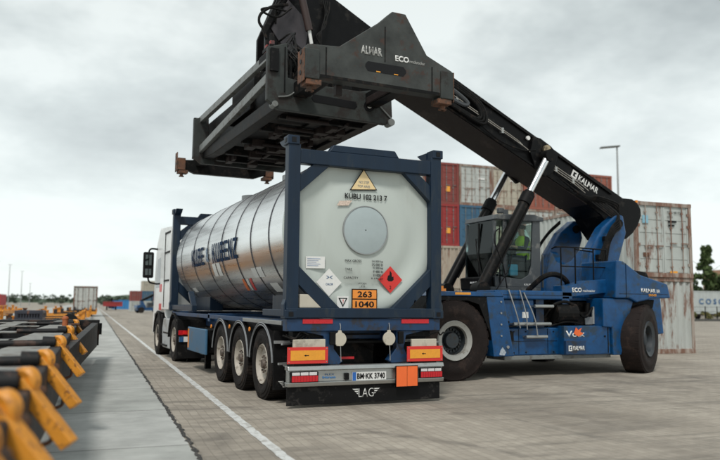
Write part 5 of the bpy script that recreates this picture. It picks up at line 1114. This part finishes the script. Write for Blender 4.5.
b = B(); b.box(-.002, -.001, 2.0, 2.3, .35, .55); obj('door_label', b, M_YEL, r2, X2)
# back row, four high
pitch = 2.09
cols = [29.45-pitch*(k+1) for k in range(7)]      # left edges, from the right
paint = {
    3: [(CORG, 'faded red'), (CCREAM, 'cream'), (CORG, 'faded orange red'), (CCREAM, 'pale cream'), (CW, 'pale grey'), (CRED, 'red'), (CW, 'whitish')],
    2: [(CCREAM, 'cream'), (CW, 'pale grey'), (CW, 'whitish'), (CCREAM, 'pale cream'), (CBLU, 'blue'), ((.27, .025, .024), 'bright red'), (CCREAM, 'cream')],
    1: [(CBEI, 'beige'), (CBLU, 'blue'), (CBEI, 'beige'), (CBEI, 'beige'), (CBEI, 'beige'), (CBEI, 'beige'), (CBEI, 'beige')],
    0: [(CBEI, 'beige'), (CBEI, 'beige'), (CRED, 'red'), (CBEI, 'beige'), (CBEI, 'beige'), (CBEI, 'beige'), (CBEI, 'beige')]}
onm = ['rightmost', 'second from the right', 'third from the right', 'middle', 'third from the left', 'second from the left', 'leftmost']
lvn = {3: 'top', 2: 'second highest', 1: 'second lowest', 0: 'lowest'}
for lv in range(4):
    for k, a in enumerate(cols):
        cc, cn = paint[lv][k]
        blank = lv < 2
        rr_, XX = container('%s container, %s in the %s layer of the far stack' % (cn, onm[k], lvn[lv]), (a, 35.9+random.uniform(-.05, .05), lv*(H+.006)), pitch-.04, 5.4, H, cc, .22 if lv > 1 else .3, 'blank' if blank else 'doors', (.30, .26, .22) if cc in (CW, CCREAM) else None, 'stacked containers behind the reach stacker', detail=False)
        if not blank:
            b = B(); b.box(1.25, 1.5, .0, .02, .7, 1.0) if k in (5,) else b.box(1.2, 1.6, .0, .02, 1.5, 1.6); obj('door_label', b, M_YEL if k == 5 else M_LABEL, rr_, XX)
# beige stack whose corrugated ends show left of the cab
# ------------------------------------------------------------------ street lamp
lp = thing('street_lamp', 'tall thin street lamp with a flat head behind the boom', 'street lamp', (43.4, 40.0, 0))
b = B(); b.cyl((43.4, 40, 0), (43.4, 40, 15.9), .13, .07, 12); obj('pole', b, M_GALV, lp)
b = B(); b.bar((43.6, 39.9, 15.9), (41.9, 40.5, 15.7), .5, .14); obj('lamp_head', b, mat('lamp_grey', (.15, .16, .16), .5), lp, bevel=.05)

# ------------------------------------------------------------------ wagons in the foreground
wg = thing('flat_wagon', 'black and grey container wagon with yellow folding arms along its edge, in the left foreground', 'rail wagon', rf(-1.6, 8, 0), -TH)
def bogie(root, a, t, m=M_WAGB):
    b = B()
    for s in (-.72, .72): b.prism([(t-1.1, .30), (t-.9, .62), (t+.9, .62), (t+1.1, .30), (t+.4, .22), (t-.4, .22)], 'x', a+s-.06, a+s+.06)
    b.box(a-.8, a+.8, t-.2, t+.2, .4, .66); bo_ = obj('bogie', b, m, root, RF, bevel=.01)
    for dt in (-.85, .85):
        for s in (-.70, .70):
            b = B(); b.lathe([(.001, -.05), (.40, -.05), (.44, -.05), (.44, .02), (.41, .07), (.30, .05), (.12, .07), (.001, .07)], (a+s, t+dt, .465), (1 if s > 0 else -1, 0, 0), 28); obj('wheel', b, M_DARK, bo_, RF, smooth=True)
        b = B(); b.cyl((a-.7, t+dt, .465), (a+.7, t+dt, .465), .07); obj('axle', b, M_DARK, bo_, RF)
bogie(wg, -1.65, 16.5); bogie(wg, -1.65, 1.5)
b = B()
b.prism([(-2, .96), (-2, .66), (2.5, .60), (6, .45), (13, .40), (19.2, .62), (19.4, .96)], 'x', -.42, -.30)
b.prism([(-2, .96), (-2, .66), (2.5, .60), (6, .45), (13, .40), (19.2, .62), (19.4, .96)], 'x', -2.90, -2.78)
b.box(-1.75, -1.45, -2, 19.3, .55, .93)
b.box(-2.95, .16, 19.2, 19.5, .50, .985)
fm_ = obj('frame', b, M_WAGB, wg, RF, bevel=.015)
b = B(); b.loft([(-.42, 8.6, .50), (-.30, 8.6, .50), (-.30, 8.6, .84), (-.42, 8.6, .84)], [(-.02, 19.2, .34), (.12, 19.2, .34), (.12, 19.2, .92), (-.02, 19.2, .92)]); obj('side_skirt', b, M_WAGB, fm_, RF, bevel=.01)
b = B()
for t0, t1 in ((-1.5, 3.05), (3.2, 4.2), (4.45, 5.75), (6.0, 8.2), (8.5, 11.7), (12.1, 15.6), (16.0, 19.1)):
    b.prism([(-1.35 if t1 < 6.5 else -.95, t0), (-.40, t0), (-.40, t1), (-1.35 if t1 < 6.5 else -.80, t1)], 'z', .955, .975)
b.box(-2.85, -2.4, -2, 19, .955, .975)
for t0 in (9.6, 12.2, 15.0, 17.5): b.box(-2.4, -.95, t0, t0+.30, .95, .97)
b.box(-1.75, -1.45, -2, 19.0, .935, .955)
obj('deck_plate', b, M_WAGG, wg, RF, bevel=.004)
b = B()
for t0 in (3.6, 7.4, 10.8, 13.6, 16.3): b.box(-2.78, -.56, t0, t0+.16, .6, .93)
obj('cross_member', b, M_WAGB, wg, RF)
ARMS = [(2.55, .03), (3.30, .0), (4.40, .0), (6.00, .0), (8.45, .0), (11.9, .0), (15.9, .0)]
for t0, dz in ARMS:
    yb = B(); yb.cyl((-1.05, t0, .99), (-.46, t0, .99), .034, .042, 14); yb.cyl((-.49, t0, 1.0), (-.37, t0, 1.0), .066, .062, 22); yb.cyl((-.375, t0, 1.0), (-.36, t0, 1.0), .04, .03, 16); br_ = obj('arm_shaft', yb, M_WAGB, wg, RF, smooth=True)
    yb = B(); yb.lathe([(.001, -.035), (.060, -.04), (.080, -.025), (.080, .025), (.060, .04), (.001, .035)], (-.335, t0+.07, .995), (.55, .83, .0), 28); obj('collar', yb, M_YARM, br_, RF, smooth=True)
    yb = B(); yb.bar((-.36, t0+.06, .995), (-.09, t0-.03, .655), .12, .075, up=(.8, -.2, .55)); arm = obj('folding_arm', yb, M_YARM, wg, RF, bevel=.007)
    yb = B(); yb.cyl((-.34, t0+.02, .93), (-.25, t0+.14, .93), .03, seg=10); yb.box(-.42, -.32, t0+.02, t0+.14, .70, .96); yb.tube([(-.30, t0+.3, .80), (-.22, t0+.34, .76), (-.20, t0+.36, .62), (-.30, t0+.38, .58)], .014); obj('arm_hinge', yb, M_RUST, arm, RF)
yb = B(); yb.prism([(15.7, .97), (16.2, .97), (16.2, 1.0), (15.7, 1.0)], 'x', -.62, -.25); obj('rust_pad', yb, M_RUST, wg, RF)
yb = B(); yb.cyl((-.49, 14.9, .97), (-.49, 14.9, 1.10), .055, .055, 14); yb.sphere((-.49, 14.9, 1.11), .062, (1, 1, .9)); obj('container_spigot', yb, mat('rust_orange', (.36, .10, .03), .7, dirt=(.15, .05, .03), dirt_amt=.4, dirt_scale=14), wg, RF, smooth=True)
b = B(); b.box(.02, .16, 19.42, 19.5, .35, .98); b.box(.12, .22, 19.4, 19.6, .62, .9); b.cyl((-.55, 19.5, .92), (-.55, 19.95, .92), .07); b.cyl((-.55, 19.95, .92), (-.55, 20.0, .92), .2); obj('buffer', b, M_WAGB, wg, RF)

def yellow_wagon(label, a, t0, L, z=.92, seedv=1, name='flat_wagon'):
    random.seed(seedv); root = thing(name, label, 'rail wagon', rf(a, t0+L/2, 0), -TH, None)
    b = B(); 
    for s in (-1.2, 1.2): b.box(a+s-.06, a+s+.06, t0, t0+L, z-.25, z)
    b.box(a-1.2, a+1.2, t0, t0+.2, z-.3, z); b.box(a-1.2, a+1.2, t0+L-.2, t0+L, z-.3, z)
    t = t0+1.5
    while t < t0+L-1: b.box(a-1.14, a+1.14, t, t+.16, z-.2, z-.01); t += 2.0
    obj('frame', b, M_YARM, root, RF)
    b = B(); b.box(a-.15, a+.15, t0, t0+L, z-.45, z-.1); b.box(a-.9, a+.9, t0+L*.3, t0+L*.55, z-.4, z-.12); obj('centre_sill', b, M_WAGB, root, RF)
    t = t0+.6
    while t < t0+L-.5:
        for s in (-1.22, 1.22):
            if random.random() < .75:
                hgt = random.choice((.22, .35, .35, .5)); b = B(); b.box(a+s-.07, a+s+.07, t, t+.14, z-.1, z+hgt); b.box(a+s-.09, a+s+.09, t-.1, t+.24, z+hgt-.05, z+hgt); obj('stanchion', b, M_YARM if random.random() < .75 else M_RUST, root, RF)
        t += 2.3
    b = B()
    for s in (-1.22, 1.22): b.box(a+s-.03, a+s+.03, t0+1, t0+L*.45, z+.28, z+.33)
    obj('side_rail', b, M_YARM, root, RF)
    bogie(root, a, t0+1.9); bogie(root, a, t0+L-1.9); return root
yellow_wagon('yellow framed empty wagon next after the black one on the near track', -1.75, 22.5, 16, .62, 3)
yellow_wagon('yellow empty wagon on the near track, between two others', -1.70, 39.5, 16, .62, 13)
yellow_wagon('yellow empty wagon on the near track, just before the pale container', -1.45, 56.5, 16, .58, 14)
yellow_wagon('yellow framed wagon carrying the pale container far down the near track', -.95, 74, 8, .50, 4)
yellow_wagon('yellow wagon with short posts on the second track, nearer end', -6.6, 27, 15, .80, 5)
yellow_wagon('yellow wagon on the second track, further away', -6.6, 45, 18, .80, 6)
yellow_wagon('yellow wagon on the outermost track beyond the others', -11.5, 48, 18, .90, 8)
yellow_wagon('yellow wagon furthest along the outermost track', -11.5, 70, 18, .90, 9)
container('whitish container with closed doors standing on a yellow wagon down the track', (-1.85, 75.2, .52), 2.17, 5.4, H+.05, (.44, .46, .44), .15, 'doors', (.10, .09, .08))
container('small dark box like container on the near yellow wagon', (-2.85, 31, .64), 1.0, 1.9, .42, (.03, .035, .05), .1, 'blank')
container('red container low on the ground far left among the wagons', (-13.2, 92, .2), 3.2, 6, 2.0, (.40, .04, .04), .1, 'blank')
container('orange and white container at the far left edge beside the red one', (-14.6, 84, .2), 1.3, 4, 2.0, (.50, .16, .09), .2, 'blank')
container('pale container lowest at the far left edge of the yard', (-13.0, 79, .2), 2.2, 5, 1.3, (.45, .46, .44), .1, 'blank')

# masts on the left
MS = [(-17.7, 155, 9.0, 'leftmost and tallest of the thin masts over the wagons'), (-17.5, 175, 9.3, 'thin mast, second from the left over the wagons'), (-18.0, 210, 9.2, 'thin mast, third from the left over the wagons'), (-17.8, 235, 6.6, 'shortest and rightmost of the thin masts over the wagons')]
for a, t, hh, lab in MS:
    r_ = thing('light_mast', lab, 'mast', rf(a, t, 0), -TH, 'thin masts along the tracks')
    b = B(); b.cyl(rf(a, t, 0), rf(a, t, hh), .11, .05, 8); obj('pole', b, M_GALV, r_)
    b = B(); b.bar(rf(a-.4, t, hh), rf(a+.4, t, hh), .1, .08); obj('lamp_head', b, M_GALV, r_)

# ------------------------------------------------------------------ far machines and containers beyond the truck
def far_stacker(label, a, t, rz, sc_, boom=True, load=None):
    root = thing('reach_stacker', label, 'reach stacker', rf(a, t, 0), -TH+rz, None)
    X = RF @ Matrix.Translation((a, t, 0)) @ Matrix.Rotation(rz, 4, 'Z') @ Matrix.Scale(sc_, 4)
    b = B(); b.box(-.6, 6.2, -1.2, 1.2, .7, 1.5); b.prism([(4.2, 1.5), (4.4, 2.4), (6.4, 2.1), (6.5, 1.4)], 'y', -1.5, 1.5); b.prism([(-.2, 1.45), (-.3, 1.75), (1.4, 1.75), (1.5, 1.4)], 'y', -1.9, 1.9); b.prism([(3.6, 1.5), (4.6, 3.3), (5.2, 3.3), (5.2, 1.5)], 'y', -.7, .7); obj('chassis', b, M_BLUE, root, X)
    for x in (.5, 5.3):
        for y in (-1.75, 1.75):
            b = B(); b.lathe([(.001, -.2), (.36, -.22), (.8, -.24), (.84, -.1), (.84, .1), (.8, .24), (.36, .22), (.001, .2)], (x, y, .84), (0, 1, 0), 20); obj('wheel', b, M_RUBBER, root, X, smooth=True)
    b = B(); b.box(1.9, 3.2, -.7, .7, 1.5, 2.9); cb = obj('cab', b, M_CABG, root, X, bevel=.05); b = B(); b.box(2.0, 3.1, -.71, .71, 1.95, 2.75); b.box(1.88, 1.9, -.6, .6, 1.8, 2.8); obj('cab_window', b, mat('dark_window', None), cb, X)
    b = B(); 
    if boom: b.bar((5.1, 0, 3.3), (-3.2, 0, 7.4), .7, .65); b.bar((1.2, -.8, 1.6), (2.0, -.6, 4.6), .2, .2)
    else: b.bar((5.1, 0, 3.3), (-2.2, 0, 4.6), .7, .65); b.bar((1.2, -.8, 1.6), (1.6, -.6, 3.8), .2, .2)
    bm_ = obj('boom', b, M_BLACKP, root, X)
    b = B(); z = 7.0 if boom else 4.3; x = -3.2 if boom else -2.3
    b.box(x-.6, x+.6, -2.6, 2.6, z-.35, z-.1); b.box(x-.3, x+.3, -.4, .4, z-.1, z+.3); obj('spreader', b, M_DARK, root, X)
    return root
far_stacker('small blue reach stacker in the far distance with its boom raised towards the truck', 8.1, 100, rad(180+12), .47, True)
far_stacker('tiny dark reach stacker seen head on in the far distance, holding a red container', 2.9, 133, rad(90), .42, False)
container('dark red container carried by the far reach stacker seen head on', (1.5, 130.4, .66), 3.1, 1.6, .78, (.28, .03, .03), .1, 'blank')
random.seed(11)
fcs = [(6.3, 0, .45, 'red container at the far left of the distant stack', CRED, 1), (6.3, 1, .45, 'red container', CRED, 2)]
k = 0
farcols = [CRED, CBLU, CORG, CCREAM, CRED, CW, CBLU, CRED]
names = ['dark red', 'blue', 'orange red', 'cream', 'red', 'whitish', 'navy blue', 'crimson']
for lv in range(3):
    for c in range(4):
        if lv == 2 and c == 0: continue
        idx = (c*3+lv*2) % 8
        if lv == 2: idx = 3
        if lv == 1: idx = [0, 1, 0, 4][c]
        if lv == 0: idx = [5, 5, 1, 6][c]
        container('%s container, %s column, %s layer of the stack beside the truck cab' % (names[idx], ['first', 'second', 'third', 'fourth'][c], ['lowest', 'middle', 'top'][lv]), (5.3+c*1.72, 118, lv*1.58), 1.68, 4, 1.55, farcols[idx], .1, 'doors', None, 'distant containers beside the truck cab', detail=False)
container('bright blue container low behind the distant machines', (3.4, 150, 0), 4.2, 3, 1.8, (.03, .18, .40), .05, 'blank')
container('long pale container at the far end of the road', (8.2, 170, 0), 6, 3, 2.2, CCREAM, .1, 'blank')

# ------------------------------------------------------------------ right edge: train with lettered container, hedge, trees, roof
wr = thing('flat_wagon', 'dark flat wagon under the long white lettered container at the right edge', 'rail wagon', rf(72, 66, 0), -TH)
b = B(); b.box(62, 84, 64.9, 67.0, .42, .62); obj('frame', b, M_WAGB, wr, RF)
for a in (64, 82):
    for dt in (-.7, .7):
        for da in (-.9, .9): b = B(); b.cyl((a+da, 65.9+dt-.06, .42), (a+da, 65.9+dt+.06, .42), .42, seg=20); obj('wheel', b, M_DARK, wr, RF)
root, X = container('long white container with blue lettering on a wagon at the right edge', (63.2, 67.1, .64), 2.17, 12.5, 2.6, (.44, .47, .46), .05, 'blank', rz=-TH-rad(90))
text('lettering', 'C O S C O', None, None, None, 4.7, .62, mat('cosco_blue', (.03, .12, .28), .5), root, bend=lambda x, y: X @ Vector((S*0+2.19-2.17-.03 if False else 2.17+.01, 0, 0)) if False else (RF @ Vector((64.9+x, 64.90, 1.75+y))), font_w=.02)
fb_ = thing('fence', 'thin dark post and wire fence in front of the white lettered container', 'fence', rf(72, 60, 0), -TH)
for k in range(14):
    b = B(); b.box(56+k*1.6, 56.07+k*1.6, 60, 60.07, 0, 1.5); obj('post', b, M_DARK, fb_, RF)
b = B(); [b.box(56, 78, 60.02, 60.05, z, z+.03) for z in (.4, .9, 1.4)]; obj('wire', b, M_DARK, fb_, RF)
b = B(); b.box(50, 90, 57.0, 57.35, 0, .22); kb = obj('low_kerb', b, mat('dark_kerb', (.07, .07, .065), .8), None, RF); kb['kind'] = 'structure'
b = B(); b.box(50, 90, 58.2, 63.5, .0, .05); bal = obj('track_bed', b, mat('ballast', (.12, .105, .085), .95, bump=1, var=.3, scale=20), None, RF); bal['kind'] = 'structure'

G1 = leaf_mat('leaves_light', (.045, .075, .025), (.11, .15, .06)); G2 = leaf_mat('leaves_dark', (.02, .038, .018), (.06, .085, .035)); G3 = leaf_mat('leaves_distant', (.05, .075, .055), (.10, .125, .085))
M_BARK = mat('bark', (.07, .055, .04), .9)
def leaves(bm, c, rx, ry, rz, n, size, clumps=14):
    cl = []
    for i in range(clumps):
        while True:
            p = Vector((random.uniform(-1, 1), random.uniform(-1, 1), random.uniform(-1, 1)))
            if p.length < 1: break
        cl.append((Vector((c[0]+p.x*rx*.8, c[1]+p.y*ry*.8, c[2]+p.z*rz*.85)), random.uniform(.22, .42)))
    for i in range(n):
        q, s_ = random.choice(cl); d = Vector((random.gauss(0, 1), random.gauss(0, 1), random.gauss(0, 1))).normalized()*random.uniform(.4, 1)
        p = q+Vector((d.x*rx*s_, d.y*ry*s_, d.z*rz*s_)); a = Vector((random.gauss(0, 1), random.gauss(0, 1), random.gauss(0, 1))).normalized(); e_ = a.orthogonal().normalized(); f_ = a.cross(e_); z = size*random.uniform(.6, 1.4)
        bm.faces.new([bm.verts.new(p+e_*z), bm.verts.new(p+f_*z*.6), bm.verts.new(p-e_*z), bm.verts.new(p-f_*z*.6)])
def tree(label, a, t, hgt, cw_, m, n=1500, size=.16, group=None, conical=False):
    root = thing('tree', label, 'tree', rf(a, t, 0), 0, group)
    b = B(); base = rf(a, t, 0); top = rf(a, t, hgt*.85)
    b.cyl(base, top, .16, .04, 8)
    for k in range(9):
        z = hgt*(.2+.07*k); th_ = k*2.4; b.cyl(rf(a, t, z), rf(a+math.cos(th_)*cw_*.35, t+math.sin(th_)*cw_*.35, z+hgt*.14), .05, .015, 5)
    obj('trunk', b, M_BARK, root)
    bm = bmesh.new()
    if conical:
        for i in range(6):
            f_ = i/5; leaves(bm, rf(a+random.uniform(-.2, .2)*cw_*.3, t, hgt*(.22+.66*f_)), cw_/2*(1.05-.72*f_), cw_/2*(1.05-.72*f_), hgt*.13, int(n/6), size, 9)
    else: leaves(bm, rf(a, t, hgt*.58), cw_/2, cw_/2, hgt*.40, n, size, 22)
    obj('crown', bm, m, root)
tree('tallest light green tree above the white lettered container', 75.3, 74, 10.0, 5.2, G1, 4200, .24, conical=True)
tree('dark bushy tree left of the tallest one, beside the container stack', 72.6, 75, 6.9, 5.0, G2, 3200, .22)
tree('dark round tree right of the tallest one, below the brown roof', 77.9, 73, 6.2, 5.0, G2, 3200, .2)
tree('dark low tree at the right edge behind the lettered container', 80.8, 72, 5.6, 5.0, G2, 2200, .2)
tree('dark low tree beyond the right edge of the lettered container', 84.5, 72, 5.6, 5.5, G2, 1800, .2)
random.seed(5)
bm = bmesh.new()
for k in range(12): leaves(bm, rf(58+k*2.2, 63.6, .45), 1.2, .5, .55, 260, .14, 8)
hd = obj('undergrowth', bm, leaf_mat('dry_grass', (.07, .085, .03), (.20, .17, .07)), None); hd['kind'] = 'stuff'; tag(hd, 'yellowish green weeds growing along the track on the right', 'undergrowth')
br_ = thing('brown_building', 'pale brown roofed building rising behind the trees at the right edge', 'building', rf(104, 92, 0), -TH-rad(40))
b = B(); b.box(100, 116, 91, 99, 0, 6.3); obj('wall', b, mat('tan_wall', (.36, .27, .20), .8), br_, RF)
b = B(); b.prism([(90.6, 6.3), (99.4, 6.3), (97, 7.7), (93, 7.7)], 'x', 99.5, 116.5); obj('roof', b, mat('tan_roof', (.34, .20, .13), .8), br_, RF)
b = B(); [b.box(101.5+2.4*k, 102.7+2.4*k, 90.97, 91.0, 3.6, 5.0) for k in range(6)]; obj('window', b, mat('dark_window', None), br_, RF)
# distant wood and hills
random.seed(3)
bm = bmesh.new()
for k in range(110):
    a = -150+k*2.0; leaves(bm, rf(a, 330+random.uniform(-8, 8), 2.2), 3.6, 3, random.uniform(1.6, 2.5), 120, .45, 7)
for k in range(30):
    a = 4+k*4; leaves(bm, rf(a, 250+random.uniform(-8, 8), 1.8), 4, 3, random.uniform(1.2, 2.3), 150, .4, 7)
wd = obj('distant_wood', bm, G3, None); tag(wd, 'low line of green trees along the horizon behind the wagons', 'wood'); wd['kind'] = 'stuff'
def hills(name, t, a0, a1, hfun, m):
    bm = bmesh.new(); rows = []
    for j in range(9):
        f_ = j/8; row = []
        for i in range(121):
            a = a0+(a1-a0)*i/120; row.append(bm.verts.new(rf(a, t+f_*160, hfun(a)*math.sin(math.pi*f_)+ .0)))
        rows.append(row)
    for A, C_ in zip(rows, rows[1:]):
        for i in range(120): bm.faces.new([A[i], A[i+1], C_[i+1], C_[i]])
    o = obj(name, bm, m, None, smooth=True); o['kind'] = 'structure'
hills('hills', 700, -620, 700, lambda a: 4.0+1.5*math.sin(a*.012+1)+1.2*math.sin(a*.05)+2.5*math.exp(-((a-42)/22)**2), mat('hill_green', (.055, .085, .05), .95, var=.35, scale=.05))
